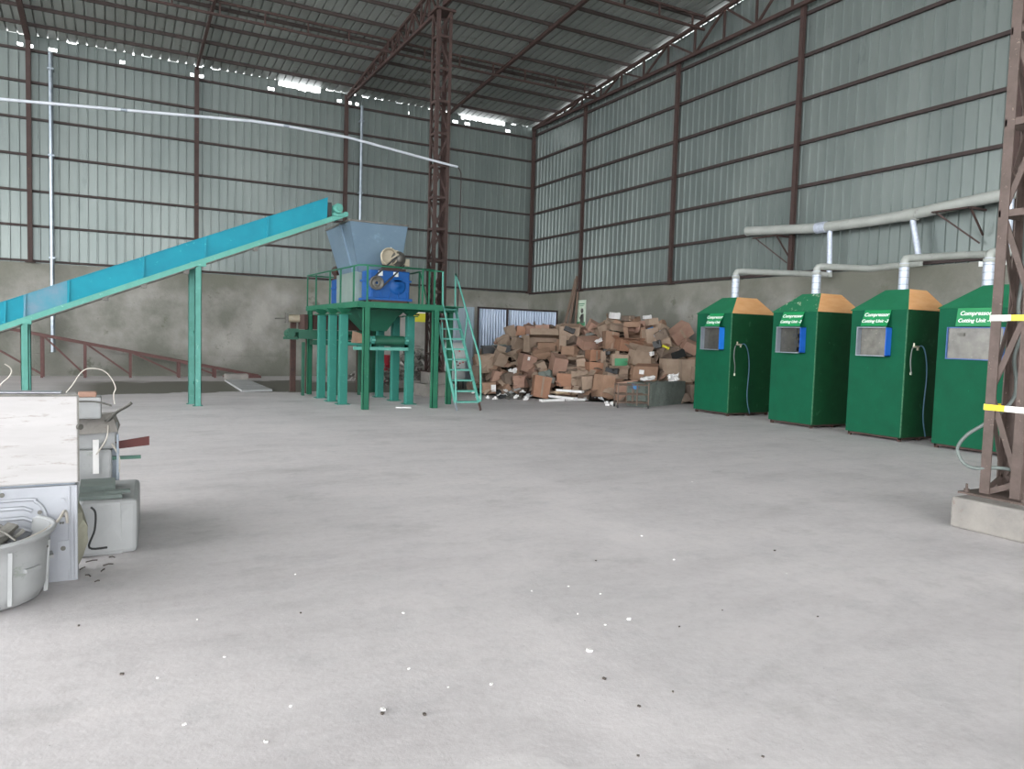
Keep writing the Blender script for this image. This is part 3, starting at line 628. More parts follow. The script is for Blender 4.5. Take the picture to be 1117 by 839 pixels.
# ------------------------------------------------------------------ inclined conveyor
cv = thing('inclined_conveyor', (1.4, 16.35, 0), 'long teal inclined conveyor rising from the left edge to the hopper', 'conveyor')
Y0, Y1 = 16.12, 16.58
def zb_(x): return 1.50 + (x+1.77)*(3.99-1.50)/(4.07+1.77)      # underside of the trough plates
xs = [-5.2, -4.2, -3.0, -2.2, -1.70, -1.40, -.72, .52, 1.63, 2.82, 4.07]
hs = [.40, .40, .40, .40, .40, .40, .41, .41, .42, .42, .43]
for k in range(len(xs)-1):
    x0, x1 = xs[k], xs[k+1]
    for (ya, yb) in ((Y0, Y0-.02), (Y1, Y1+.02)):
        b = MB(); lean = -.05 if ya == Y0 else .05
        b.prism([(x0, ya, zb_(x0)), (x1, ya, zb_(x1)), (x1, ya+lean, zb_(x1)+hs[k+1]), (x0, ya+lean, zb_(x0)+hs[k])], (0, .006, 0))
        b.bar((x0, ya+lean, zb_(x0)+hs[k]), (x1, ya+lean, zb_(x1)+hs[k+1]), .03, .012)
        b.bar((x0+.01, ya+lean*.5-(.012 if ya == Y0 else -.012), zb_(x0)), (x0+.03, ya+lean-(.012 if ya == Y0 else -.012), zb_(x0)+hs[k]), .03, .02)
        b.build('side_panel', M['tealworn'] if (k == 5) else M['teal'], cv)
for ya in (Y0-.04, Y1+.04):
    b = MB(); b.bar((-5.2, ya, zb_(-5.2)-.05), (4.45, ya, zb_(4.45)-.05), .05, .10); b.build('frame_channel', M['tealframe'], cv)
    b = MB(); b.bar((-5.2, ya, zb_(-5.2)-.115), (4.2, ya, zb_(4.2)-.115), .03, .02); b.build('lower_angle', M['greycast'], cv)
b = MB(); b.bar((-5.2, 16.35, zb_(-5.2)+.03), (4.3, 16.35, zb_(4.3)+.03), .42, .012); b.build('belt', M['black'], cv)
b = MB(); b.cyl((4.30, Y0-.02, zb_(4.30)-.0), (4.30, Y1+.02, zb_(4.30)-.0), .09, n=24); b.build('head_drum', M['tealframe'], cv)
b = MB(); b.cyl((4.28, Y0-.14, zb_(4.28)+.13), (4.28, Y0+.2, zb_(4.28)+.13), .10, n=20); b.cyl((4.28, Y0-.2, zb_(4.28)+.13), (4.28, Y0-.14, zb_(4.28)+.13), .05, n=14); mo = b.build('drive_motor', M['tealframe'], cv)
b = MB(); b.box((4.18, Y0-.1, zb_(4.2)+.0), (4.4, Y0+.1, zb_(4.2)+.05)); b.build('motor_base', M['tealframe'], mo)
b = MB(); b.cyl((4.45, Y0-.10, zb_(4.45)-.05), (4.45, Y0-.03, zb_(4.45)-.05), .055, n=14); b.build('bearing', M['tealframe'], cv)
b = MB(); b.box((4.08, Y0-.02, zb_(4.08)+.05), (4.16, Y0+.1, zb_(4.08)+.33)); b.build('belt_scraper', M['black'], cv)
for x in (-1.9, -.1, .55, 1.3, 2.6): b = MB(); b.cyl((x, Y0-.07, zb_(x)-.16), (x, Y0+.02, zb_(x)-.16), .035, n=10); b.box((x-.05, Y0-.05, zb_(x)-.19), (x+.05, Y0-.01, zb_(x)-.11)); b.build('return_roller_bracket', M['greycast'], cv)
def channel_leg(x, y, z1, w_=.09, nm='leg'):
    b = MB(); b.box((x-w_/2, y-.035, .01), (x+w_/2, y-.025, z1)); b.box((x-w_/2, y-.035, .01), (x-w_/2+.01, y+.035, z1)); b.box((x+w_/2-.01, y-.035, .01), (x+w_/2, y+.035, z1))
    q = b.build(nm, M['legpale'], cv); b = MB(); b.box((x-w_/2-.03, y-.06, 0), (x+w_/2+.03, y+.06, .012)); b.build('foot_plate', M['legpale'], q)
channel_leg(1.52, 16.10, zb_(1.5)-.10, .12); channel_leg(1.44, 16.56, zb_(1.5)-.10, .12)
channel_leg(-1.39, 16.10, zb_(-1.39)-.10, .12); channel_leg(-1.39, 16.56, zb_(-1.39)-.10, .12)
channel_leg(-4.4, 16.10, zb_(-4.4)-.10, .12); channel_leg(-4.4, 16.56, zb_(-4.4)-.10, .12)
for z in (.42, 1.45): b = MB(); b.box((1.47, 16.13, z), (1.53, 16.53, z+.05)); b.build('cross_brace', M['tealleg'], cv)
b = MB(); b.box((1.38, 16.05, zb_(1.5)-.11), (1.66, 16.12, zb_(1.5)-.03)); b.build('gusset', M['tealframe'], cv)
b = MB(); b.box((-1.50, 16.05, zb_(-1.39)-.12), (-1.28, 16.12, zb_(-1.39)-.03)); b.build('gusset', M['tealframe'], cv)

# ------------------------------------------------------------------ platform with shredder
pf = thing('platform', (5.3, 16.8, 0), 'green steel platform on columns carrying the hopper and shredder', 'platform')
xl, xr, yf, yb2, zd = 4.38, 6.18, 14.75, 19.25, 2.20
b = MB(); b.box((xl, yf, zd-.02), (xr, yb2, zd+.0)); b.box((xr, 15.0, zd-.02), (6.82, 16.2, zd)); b.build('deck_plate', M['plat'], pf)
def edge(p, q): b = MB(); b.bar(p, q, .05, .12); b.build('edge_beam', M['plat'], pf)
zc = zd-.06
edge((xl, yf, zc), (xr+.03, yf, zc)); edge((xl, yf, zc), (xl, yb2, zc)); edge((xr, yf, zc), (xr, yb2, zc)); edge((xl, yb2, zc), (xr, yb2, zc))
edge((xr, 15.35, zc), (6.82, 15.35, zc)); edge((6.82, 15.35, zc), (6.82, 16.2, zc)); edge((xr, 16.2, zc), (6.82, 16.2, zc))
for y in (15.97, 16.66, 17.65): edge((xl, y, zc), (xr, y, zc))
def heavy(x, y):
    b = MB(); b.box((x-.085, y-.085, 0), (x+.085, y+.085, 1.95)); q = b.build('column', M['tealleg'], pf, bevel=.01)
    b = MB(); b.box((x-.14, y-.14, 1.95), (x+.14, y+.14, 1.97)); b.build('flange', M['plat'], q)
    b = MB(); b.hexa([(x-.05, y-.05, 1.97), (x+.05, y-.05, 1.97), (x+.05, y+.05, 1.97), (x-.05, y+.05, 1.97), (x-.17, y-.15, 2.09), (x+.17, y-.15, 2.09), (x+.17, y+.15, 2.09), (x-.17, y+.15, 2.09)]); b.build('bracket', M['plat'], q)
    b = MB(); b.box((x-.14, y-.14, 0), (x+.14, y+.14, .015)); b.build('foot_plate', M['tealleg'], q)
for x, y in ((4.42, 15.97), (4.38, 16.72), (4.36, 17.62), (5.86, 15.75), (5.84, 16.66), (5.80, 17.65)): heavy(x, y)
def light_post(x, y, w_=.11, m_='plat'):
    b = MB(); b.box((x-w_/2, y-w_/2, 0), (x-w_/2+.012, y+w_/2, zd-.12)); b.box((x-w_/2, y-w_/2, 0), (x+w_/2, y-w_/2+.012, zd-.12)); b.box((x+w_/2-.012, y-w_/2, 0), (x+w_/2, y+w_/2, zd-.12)); b.build('post', M[m_], pf)
for x, y in ((4.56, 14.78), (6.08, 14.80), (4.34, 18.73), (6.10, 19.15), (6.76, 15.6)): light_post(x, y, .13 if y < 15 else .11)
# railing
def rail(pts, r=.018, m_='plat'): b = MB(); b.tube(pts, r, 8); b.build('handrail', M[m_], pf)
zr = zd+.73
rail([(xl, yb2, zr+.04), (xl, 15.5, zr), (xl+.02, yf+.1, zr), (xl+.15, yf, zr), (6.02, yf, zr), (6.02, yf, zr)])
for x, y in ((xl, 19.2), (xl, 18.3), (xl, 17.0), (xl, 16.1), (xl, 15.1), (4.56, yf), (5.75, yf), (6.02, yf)):
    b = MB(); b.box((x-.016, y-.016, zd), (x+.016, y+.016, zr)); b.build('rail_post', M['plat'], pf)
# railing of the landing (two frames left of the ladder)
for pts in ([(6.12, 15.9, zd), (6.12, 15.9, zr+.04), (6.12, 15.3, zr+.04), (6.12, 15.3, zd)], [(6.12, 16.6, zd), (6.12, 16.6, zr+.04), (6.12, 15.9, zr+.04)], [(6.30, 14.98, zd), (6.30, 14.98, zr), (6.12, 15.3, zr+.03)]): rail(pts, .022)
b = MB(); b.bar((6.12, 15.35, zd), (6.12, 15.85, zr), .02, .02); b.build('rail_brace', M['plat'], pf)
rail([(6.12, yb2, zr+.04), (6.12, 16.6, zr+.04)], .016)
rail([(xl, yb2, zr+.04), (6.12, yb2, zr+.04)], .016)
for x in (5.2, 6.12): b = MB(); b.box((x-.016, yb2-.016, zd), (x+.016, yb2+.016, zr)); b.build('rail_post', M['plat'], pf)
# ladder
ld = thing('ladder', (6.75, 14.7, 0), 'steep green steel ladder with handrails leaning on the platform', 'ladder')
Lb, Lt = Vector((6.28, 14.02, .02)), Vector((6.26, 15.32, zd+.03)); Rb, Rt = Vector((6.80, 13.97, .02)), Vector((6.74, 15.32, zd+.03))
def lerp(a, b_, k): return a+(b_-a)*k
for a, c in ((Lb, Lt), (Rb, Rt)):
    b = MB(); s = lerp(a, c, .07); b.bar(s, c, .022, .09); b.build('stringer', M['tealframe'], ld); b = MB(); b.bar(a, lerp(a, c, .08), .02, .06); b.build('foot', M['rusty'] if a is Rb else M['hood'], ld)
for i in range(10):
    k = .075+.098*i; p, q = lerp(Lb, Lt, k), lerp(Rb, Rt, k); b = MB(); b.hexa([p+Vector((0, -.04, -.015)), q+Vector((0, -.04, -.015)), q+Vector((0, .09, -.015)), p+Vector((0, .09, -.015)), p+Vector((0, -.04, .02)), q+Vector((0, -.04, .02)), q+Vector((0, .09, .02)), p+Vector((0, .09, .02))]); b.build('tread', M['tealframe'], ld)
up = Vector((0, -.22, .62))
rt = [lerp(Rb, Rt, .98)+Vector((0, 0, .0)), lerp(Rb, Rt, .98)+Vector((0.02, .05, .75)), lerp(Rb, Rt, .90)+Vector((.02, 0, .72)), lerp(Rb, Rt, .30)+Vector((.03, -.12, .62)), lerp(Rb, Rt, .2)+Vector((.03, -.16, .5)), lerp(Rb, Rt, .06)+Vector((.02, -.04, .05))]
b = MB(); b.tube(catmull([rt[0], rt[1]], 2)+[rt[2]]+catmull(rt[3:], 5), .02, 8); b.build('handrail', M['tealframe'], ld)
lt_ = [lerp(Lb, Lt, .98)+Vector((-.02, -.02, .0)), lerp(Lb, Lt, .60)+Vector((-.06, -.12, .62)), lerp(Lb, Lt, .25)+Vector((-.05, -.12, .55)), lerp(Lb, Lt, .05)]
b = MB(); b.tube([Vector((6.30, 14.98, zr)), lerp(Lb, Lt, .72)+Vector((0, -.1, .62)), lerp(Lb, Lt, .25)+Vector((0, -.12, .58)), lerp(Lb, Lt, .18)+Vector((0, -.12, .45)), lerp(Lb, Lt, .06)+Vector((0, -.03, .05))], .02, 8); b.build('handrail', M['tealframe'], ld)
b = MB(); p = lerp(Rb, Rt, .62); b.tube([p, p+Vector((.03, -.08, .66))], .018, 6); b.build('baluster', M['tealframe'], ld)
b = MB(); p = lerp(Lb, Lt, .62); b.tube([p, p+Vector((-.05, -.06, .45))], .018, 6); b.build('baluster', M['tealframe'], ld)

# hopper
hp = thing('hopper', (5.2, 16.6, zd), 'large blue grey sheet metal feed hopper on the green platform', 'hopper')
T = [(4.50, 15.90, 3.97), (5.82, 15.90, 3.97), (5.82, 17.90, 3.97), (4.50, 17.90, 3.97)]
B = [(4.80, 16.22, 2.90), (5.76, 16.22, 2.90), (5.76, 17.75, 2.90), (4.80, 17.75, 2.90)]
b = MB(); b.prism([B[0], B[1], T[1], T[0]], (0, .01, 0)); b.build('front_plate', M['galv'], hp)
b = MB(); b.prism([B[3], B[0], T[0], T[3]], (.01, 0, 0)); b.build('side_plate', M['galv'], hp)
b = MB(); b.prism([B[1], B[2], T[2], T[1]], (-.01, 0, 0)); b.build('side_plate', M['galv'], hp)
b = MB(); b.prism([B[2], B[3], T[3], T[2]], (0, -.01, 0)); b.build('rear_plate', M['galv'], hp)
b = MB()
for i in range(4): b.bar(Vector(T[i]), Vector(T[(i+1) % 4]), .05, .04)
b.build('rim', M['greycast'], hp)
for k in (.35,):
    b = MB(); b.bar(Vector(T[0]).lerp(Vector(T[3]), k)+Vector((-.02, 0, 0)), Vector(B[0]).lerp(Vector(B[3]), .22)+Vector((-.02, 0, 0)), .04, .04); b.build('stiffener', M['galv'], hp)
b = MB(); b.box((4.74, 16.22, zd+.02), (5.8, 17.78, 2.91)); b.build('crusher_chamber', M['galvpale'], hp)
b = MB(); b.box((4.66, 16.18, zd), (5.86, 17.82, zd+.04)); b.build('base_flange', M['platdk'], hp)

def gearbox(x0, x1, y0, y1, z0, z1, label, front):
    t = thing('gearbox', ((x0+x1)/2, (y0+y1)/2, z0), label, 'machine')
    xm = x0+(x1-x0)*.45; s = -1 if front else 1; yf_ = y0 if front else y1
    b = MB(); b.box((x0, y0, z0+.04), (x1, y1, z1)); b.build('housing', M['gear'], t, bevel=.025)
    b = MB(); b.box((x0-.05, y0-.04, z0), (x1+.05, y1+.04, z0+.05)); b.box((x0-.03, y0-.03, (z0+z1)/2+.09), (x1+.03, y1+.03, (z0+z1)/2+.13)); b.build('flange', M['gear'], t)
    b = MB(); b.lathe((x1-.28, yf_, (z0+z1)/2-.0), [(0, s*.045), (.05, s*.045), (.06, s*.03), (.14, s*.03), (.17, s*.02), (.19, 0)], 24, axis='y'); b.build('bearing_cover', M['gear'], t)
    for k in range(5): b = MB(); xx = x0+.06+k*(x1-x0-.12)/4; b.box((xx-.012, yf_+s*.03, z0+.05), (xx+.012, yf_, z0+.2)); b.build('rib', M['gear'], t)
    b = MB(); b.box((x1-.38, yf_+s*.006, z1-.12), (x1-.27, yf_, z1-.02)); b.box((x1-.72, yf_+s*.006, z1-.12), (x1-.62, yf_, z1-.02)); b.build('name_plate', M['white'], t)
    return t
gb = gearbox(4.86, 5.76, 15.55, 16.15, zd+.08, 2.92, 'bright blue gearbox at the front of the hopper on the platform', True)
b = MB(); b.lathe((4.99, 15.50, 2.64), [(.03, -.03), (.06, -.05), (.06, -.02), (.11, -.02), (.13, -.05), (.15, -.05), (.15, .05), (.05, .05)], 30, axis='y'); b.build('pulley', M['greycast'], gb)
b = MB(); b.bar((4.93, 15.47, 2.76), (5.42, 15.47, 3.22), .03, .03); b.bar((5.10, 15.47, 2.55), (5.60, 15.47, 3.05), .03, .03); b.build('drive_belt', M['black'], gb)
b = MB(); b.cyl((5.06, 15.6, zd+.04), (5.06, 16.1, zd+.04), .05, n=10); b.box((4.9, 15.5, zd), (5.7, 16.1, zd+.08)); b.build('mounting_rail', M['rusty'], gb)
gb2 = gearbox(4.80, 5.6, 17.95, 18.5, zd+.0, 2.85, 'narrow blue gearbox seen behind the left side of the hopper', False)
b = MB(); b.cyl((4.90, 18.0, 3.06), (4.90, 18.4, 3.06), .13, n=16); b.box((4.82, 18.05, 2.85), (5.0, 18.35, 2.96)); b.build('motor', M['rusty'], gb2)
mt = thing('electric_motor', (5.45, 15.9, 2.95), 'cream electric motor with a belt guard on top of the blue gearbox', 'motor')
b = MB(); b.cyl((5.45, 15.62, 3.21), (5.45, 16.12, 3.21), .17, n=28); b.build('body', M['cream'], mt)
b = MB()
for k in range(16):
    a = 2*PI*k/16; b.bar((5.45+.17*math.cos(a), 15.66, 3.21+.17*math.sin(a)), (5.45+.17*math.cos(a), 16.05, 3.21+.17*math.sin(a)), .025, .012, up=(math.cos(a), 0, math.sin(a)))
b.build('cooling_fins', M['cream'], mt)
b = MB(); b.lathe((5.27, 15.60, 3.22), [(.17, 0), (.19, -.05), (.19, -.10), (.165, -.11), (.165, 0)], 28, axis='y'); b.lathe((5.27, 15.6, 3.22), [(0, .0), (.17, .0)], 28, axis='y'); b.build('belt_guard', M['cream'], mt)
b = MB(); b.lathe((5.50, 15.52, 3.19), [(0, -.05), (.08, -.05), (.085, .03), (.16, .04), (.16, .10)], 26, axis='y'); b.build('motor_pulley', M['greycast'], mt)
b = MB(); b.bar((5.16, 15.47, 3.08), (5.46, 15.47, 3.28), .02, .03); b.build('guard_strap', M['cream'], mt)
b = MB(); b.box((5.62, 15.6, 3.05), (5.76, 15.95, 3.2)); b.build('terminal_box', M['cream'], mt)
b = MB(); b.box((5.22, 15.65, 2.92), (5.7, 16.08, 2.98)); b.box((5.27, 15.7, 2.98), (5.63, 15.76, 3.08)); b.box((5.27, 15.98, 2.98), (5.63, 16.04, 3.08)); b.build('feet', M['rusty'], mt)
b = MB()
for k in range(12):
    a0, a1 = 2*PI*k/12, 2*PI*(k+1)/12; b.bar((5.42+.035*math.cos(a0), 15.87, 3.42+.035*math.sin(a0)), (5.42+.035*math.cos(a1), 15.87, 3.42+.035*math.sin(a1)), .012, .012, up=(0, 1, 0))
b.build('lifting_eye', M['white'], mt)

# discharge chute below the deck
ch = thing('discharge_chute', (5.1, 16.2, 1.6), 'green funnel chute hanging under the platform deck', 'chute')
b = MB(); T = [(4.62, 15.75, 2.08), (5.66, 15.75, 2.08), (5.66, 16.95, 2.08), (4.62, 16.95, 2.08)]; B = [(4.98, 16.0, 1.62), (5.40, 16.0, 1.62), (5.40, 16.6, 1.62), (4.98, 16.6, 1.62)]
for i in range(4):
    j = (i+1) % 4; b.add([B[i], B[j], T[j], T[i]], [(0, 1, 2, 3)]); 
sk = b.build('funnel', M['platdk'], ch); sd = sk.modifiers.new('thick', 'SOLIDIFY'); sd.thickness = .01
b = MB()
for i in range(4): b.bar(Vector(T[i]), Vector(T[(i+1) % 4]), .06, .03)
b.build('chute_flange', M['platdk'], ch)
# outfeed conveyor under the chute, drum facing the camera
oc = thing('outfeed_conveyor', (5.3, 17, 0), 'short green belt conveyor with a drum under the platform', 'conveyor')
b = MB(); b.cyl((5.00, 15.62, 1.41), (5.66, 15.62, 1.41), .105, n=24); b.build('drum', M['platdk'], oc)
b = MB(); b.box((4.52, 15.50, 1.20), (5.74, 15.56, 1.27)); b.build('cross_bar', M['tealframe'], oc)
for x in (4.95, 5.70):
    b = MB(); b.box((x-.03, 15.5, 1.27), (x+.03, 18.4, 1.34)); b.box((x-.03, 15.5, 1.27), (x+.03, 15.56, 1.50)); b.box((x-.03, 15.55, 1.46), (x+.03, 15.72, 1.50)); b.build('side_frame', M['tealleg'], oc)
    b = MB(); b.cyl((x-.04, 15.62, 1.42), (x+.05, 15.62, 1.42), .05, n=12); b.box((x-.03, 15.45, 1.40), (x+.03, 15.52, 1.44)); b.build('bearing', M['tealframe'], oc)
b = MB(); b.box((5.02, 15.62, 1.50), (5.64, 18.4, 1.512)); b.build('belt', M['black'], oc)
for x, y in ((4.93, 18.35), (5.72, 18.35)):
    b = MB(); b.box((x-.025, y-.025, 0), (x+.025, y+.025, 1.24)); b.build('leg', M['platdk'], oc)
# dark legged cross conveyor behind
cc = thing('cross_conveyor', (5.0, 19.4, 0), 'dark brown legged conveyor behind the green columns with a cream motor', 'conveyor')
for x, y in ((4.12, 19.62), (4.36, 18.95), (5.75, 19.2), (5.95, 19.0)): b = MB(); b.box((x-.07, y-.05, 0), (x+.07, y+.05, 1.80)); b.build('leg', M['rusty'] if x != 5.95 else M['platdk'], cc)
b = MB(); b.box((4.2, 18.7, 1.62), (5.9, 19.4, 1.98)); b.build('trough', M['rusty'], cc)
b = MB(); b.cyl((3.92, 19.3, 1.88), (4.2, 19.3, 1.88), .1, n=18); mo = b.build('motor', M['cream'], cc)
b = MB(); b.cyl((3.60, 19.3, 1.86), (3.95, 19.3, 1.88), .018, n=8); b.box((3.86, 19.2, 1.76), (3.92, 19.4, 2.0)); b.build('shaft', M['greycast'], mo)
tc_ = thing('transfer_conveyor', (4.6, 18.3, 1.2), 'green horizontal conveyor trough seen between the platform columns', 'conveyor')
b = MB(); b.box((3.95, 18.15, 1.38), (5.6, 18.22, 1.60)); b.box((3.95, 18.55, 1.38), (5.6, 18.62, 1.60)); b.build('side_frame', M['platdk'], tc_)
b = MB(); b.box((4.3, 18.2, 1.24), (5.6, 18.55, 1.36)); b.build('lower_trough', M['platdk'], tc_)
b = MB(); b.cyl((3.78, 18.2, 1.50), (3.78, 18.6, 1.50), .10, n=16); b.box((3.66, 18.2, 1.36), (3.95, 18.55, 1.42)); b.box((3.70, 18.15, 1.54), (3.95, 18.25, 1.62)); b.build('tail_drum', M['platdk'], tc_)
for x in (4.1, 5.5): b = MB(); b.box((x-.03, 18.3, 0), (x+.03, 18.4, 1.3)); b.build('leg', M['platdk'], tc_)
b = MB(); b.hexa([(4.72, 16.0, 1.34), (4.95, 16.0, 1.34), (4.95, 16.4, 1.34), (4.72, 16.4, 1.34), (4.74, 16.05, 1.58), (4.93, 16.0, 1.50), (4.95, 16.35, 1.55), (4.74, 16.38, 1.60)]); b.build('jammed_scrap', M['card'], oc, label='rusty brown scrap caught on the conveyor')

# control cabinet
t = thing('control_cabinet', (8.95, 20.3, 0), 'pale grey electrical control cabinet with red buttons behind the ladder', 'cabinet')
b = MB(); b.box((8.70, 20.05, .26), (9.22, 20.55, 1.36)); b.build('body', M['cabinet'], t, bevel=.01)
b = MB(); b.box((8.72, 20.03, .30), (9.20, 20.05, 1.32)); dr = b.build('door', M['cabinet'], t, bevel=.005)
for x, z in ((9.0, 1.12), (8.92, .80), (9.02, .76), (9.12, .79), (8.97, .70)): b = MB(); b.cyl((x, 20.03, z), (x, 20.0, z), .022, n=12); b.build('push_button', M['redbtn'] if z > 1 or x > 9 else M['black'], dr)
b = MB(); b.box((8.9, 20.02, .56), (9.05, 20.03, .61)); b.build('gauge_plate', M['black'], dr)
for x in (8.73, 9.16):
    for y in (20.08, 20.48): b = MB(); b.box((x, y, 0), (x+.04, y+.04, .26)); b.build('leg', M['black'], t)
# red drum and scrap metal heap behind the platform
t = thing('red_drum', (7.55, 22.9, 0), 'red drum half hidden among scrap behind the platform columns', 'drum')
b = MB(); c = (7.62, 23.0, .0); b.lathe(c, [(0, 0), (.3, 0), (.3, .28), (.315, .3), (.3, .32), (.3, .58), (.315, .6), (.3, .62), (.3, .88), (.28, .88), (.28, .86), (0, .86)], 26); b.build('shell', M['reddrum'], t)
rs = random.Random(21); b = MB()
for k in range(420):
    a = rs.random(); x = 6.7+a*3.0; y = 21.5+rs.random()*2.2; h = max(.05, 1.05*math.exp(-((x-8.6)/1.1)**2)*(1-abs(y-22.6)/1.6)+.1); z = rs.random()*h+.05
    d = Vector((rs.uniform(-1, 1), rs.uniform(-1, 1), rs.uniform(-.6, .6))).normalized()*rs.uniform(.1, .32); c = Vector((x, y, z)); d.z = max(d.z, -z+.01)
    if rs.random() < .5: b.tube(catmull([c-d, c+Vector((rs.uniform(-.1, .1), rs.uniform(-.1, .1), rs.uniform(0, .12))), c+d], 3), .012, 5)
    else: b.obox(c+Vector((0, 0, .06)), (rs.uniform(.05, .25), rs.uniform(.04, .2), rs.uniform(.02, .09)), Euler((rs.uniform(-1, 1), rs.uniform(-1, 1), rs.uniform(0, 6))).to_matrix())
for v in b.v: v.z = max(v.z, .003)
tag(b.build('scrap_metal', M['scrapm']), 'tangled grey scrap metal heaped behind the platform', 'scrap', kind='stuff')
b = MB(); b.box((7.25, 20.5, 0), (8.0, 20.9, .22)); tag(b.build('concrete_block', M['plinth'], bevel=.02), 'pale concrete block on the floor behind the platform', 'block')

# ramp truss by the back wall
t = thing('ramp_frame', (1, 25.8, 0), 'red brown triangular steel ramp frame lying along the back wall', 'frame')
def rz(x): return 1.42-(x+2.75)*(1.42-.05)/(4.25+2.75)
YY = 25.85
b = MB(); b.bar((-4.5, YY, rz(-4.5)), (4.3, YY, rz(4.3)), .08, .09); b.build('top_rail', M['redbrown'], t)
b = MB(); b.bar((-4.5, YY-.5, rz(-4.5)), (4.3, YY-.5, rz(4.3)), .08, .07); b.build('top_rail', M['redbrown'], t)
px_ = [-4.2, -1.78, -.70, .50, 1.85, 2.9]
for x in px_[1:]: 
    for yy in (YY, YY-.5): b = MB(); b.bar((x, yy, 0), (x, yy, rz(x)), .07, .05); b.build('post', M['redbrown'], t)
for x0, x1 in zip(px_, px_[1:]):
    b = MB(); b.bar((x0+.05, YY-.5, rz(x0)-.02), (x1-.02, YY-.5, .12), .05, .05); b.build('diagonal', M['redbrown'], t)
b = MB(); b.box((3.2, YY-.6, .0), (4.3, YY+.1, .06)); b.build('toe_plate', M['redbrown'], t)
b = MB(); P = [at(245, 416, Z=0), at(268, 415, Z=0), at(297, 427, Z=0), at(264, 428, Z=0)]; b.prism([p+Vector((0, 0, .004)) for p in P], (0, 0, .05))
for k in (.33, .66): b.bar(P[0].lerp(P[3], k)+Vector((0, 0, .056)), P[1].lerp(P[2], k)+Vector((0, 0, .056)), .03, .004)
tag(b.build('floor_board', M['block']), 'pale flat board lying on the dark dirt near the ramp frame', 'board')
b = MB(); b.box((3.0, 23.6, 0), (3.65, 24.0, .22)); tag(b.build('concrete_block', M['plinth'], bevel=.02), 'low pale block beside the flat board near the back wall', 'block')
b = MB(); p = at(440, 445, Z=0); b.obox(p+Vector((0, 0, .012)), (.32, .16, .02), Euler((0, 0, -.3)).to_matrix()); tag(b.build('paper_scrap', M['paper']), 'white rectangular scrap on the floor in front of the platform', 'scrap')

# planks and poster on the right
for k, (x0, y0, x1, y1, z1, wd, l) in enumerate(((14.35, 23.6, 14.84, 22.9, 3.75, .12, 'grey brown plank leaning furthest left on the right wall'), (14.55, 23.25, 14.86, 22.85, 3.85, .14, 'wider timber plank leaning beside the poster, to the right of a thinner one'), (14.7, 22.75, 14.86, 22.78, 3.3, .09, 'upright thin plank nearest the poster'))):
    b = MB(); b.bar((x0, y0, 0.02), (x1, y1, z1), wd, .035, up=(-1, 0, 0)); tag(b.build('plank', M['wood']), l, 'plank', 'timber planks leaning by the poster')
t = thing('wall_poster', (14.89, 22.6, 2.05), 'small green and white poster on the right concrete wall', 'poster')
xq = W-.075
b = MB(); b.box((xq, 22.28, 2.05), (xq+.012, 22.82, 2.98)); b.build('sheet', M['poster'], t)
b = MB(); b.box((xq-.004, 22.30, 2.06), (xq, 22.80, 2.2)); b.build('green_base', M['postergreen'], t)
b = MB(); b.lathe((xq-.003, 22.5, 2.6), [(0, -.002), (.09, -.002), (.09, 0)], 12, axis='x'); b.prism([(xq-.006, 22.36, 2.15), (xq-.006, 22.62, 2.15), (xq-.006, 22.58, 2.45), (xq-.006, 22.40, 2.5)], (.004, 0, 0)); b.prism([(xq-.006, 22.48, 2.45), (xq-.006, 22.66, 2.36), (xq-.006, 22.64, 2.28), (xq-.006, 22.48, 2.36)], (.004, 0, 0)); b.build('dark_picture', M['greycast'], t)
b = MB(); b.box((xq-.004, 22.36, 2.83), (xq, 22.74, 2.86)); b.box((xq-.004, 22.42, 2.77), (xq, 22.7, 2.79)); b.build('caption_lines', M['postergreen'], t)
# ------------------------------------------------------------------ heap of cartons
def interp(x, T):
    if x <= T[0][0]: return T[0][1]
    for (a, b_), (c, d) in zip(T, T[1:]):
        if x <= c: return b_+(d-b_)*(x-a)/(c-a)
    return T[-1][1]
YFR = [(515, 431), (560, 434), (600, 437), (665, 440), (762, 441)]
YTP = [(515, 398), (530, 385), (545, 368), (557, 357), (600, 355), (640, 353), (660, 349), (690, 346), (712, 351), (735, 360), (762, 378)]
def depth(px, py):
    yf_, yt = interp(px, YFR), interp(px, YTP); g = at(px, yf_, Z=0); f0 = (g-Vector((0, 0, CAM_H))).dot(f_)
    f1 = interp(px, [(515, 21.8), (560, 22.8), (640, 22.0), (700, 20.9), (762, 19.9)]); t = (yf_-py)/(yf_-yt); t = max(0, min(1.15, t))
    return f0+(f1-f0)*t
def heap_mesh():
    b = MB(); vs = []; nx, nt_ = 60, 22
    for i in range(nx+1):
        px = 515+(762-515)*i/nx; yf_, yt = interp(px, YFR), interp(px, YTP)
        edge = min(1, i/5)                                           # left end slumps to the floor
        for j in range(nt_+1):
            t = j/nt_; py = yf_+(yt-yf_)*t; p = at(px, py, D=depth(px, py)+.25)
            n = noise.noise(p*1.9)*.16+noise.noise(p*5)*.07; p.z = max(0, (p.z-.36+n)*edge); 
            if j == 0: p.z = 0
            vs.append(p)
        p = vs[-1].copy(); d = Vector((f_.x, f_.y, 0)).normalized(); q = p+d*.8; q.z = p.z*.6; vs.append(q); q = p+d*1.6; q.z = 0; vs.append(q)
    m_ = nt_+3
    b.add(vs, [(i*m_+j, (i+1)*m_+j, (i+1)*m_+j+1, i*m_+j+1) for i in range(nx) for j in range(m_-1)])
    for v in b.v: v.x = min(v.x, 14.85)
    return b
tag(heap_mesh().build('flattened_cardboard', M['mound']), 'matted flattened cardboard scraps filling the heap under the cartons', 'cardboard', kind='stuff')
rc = random.Random(11)
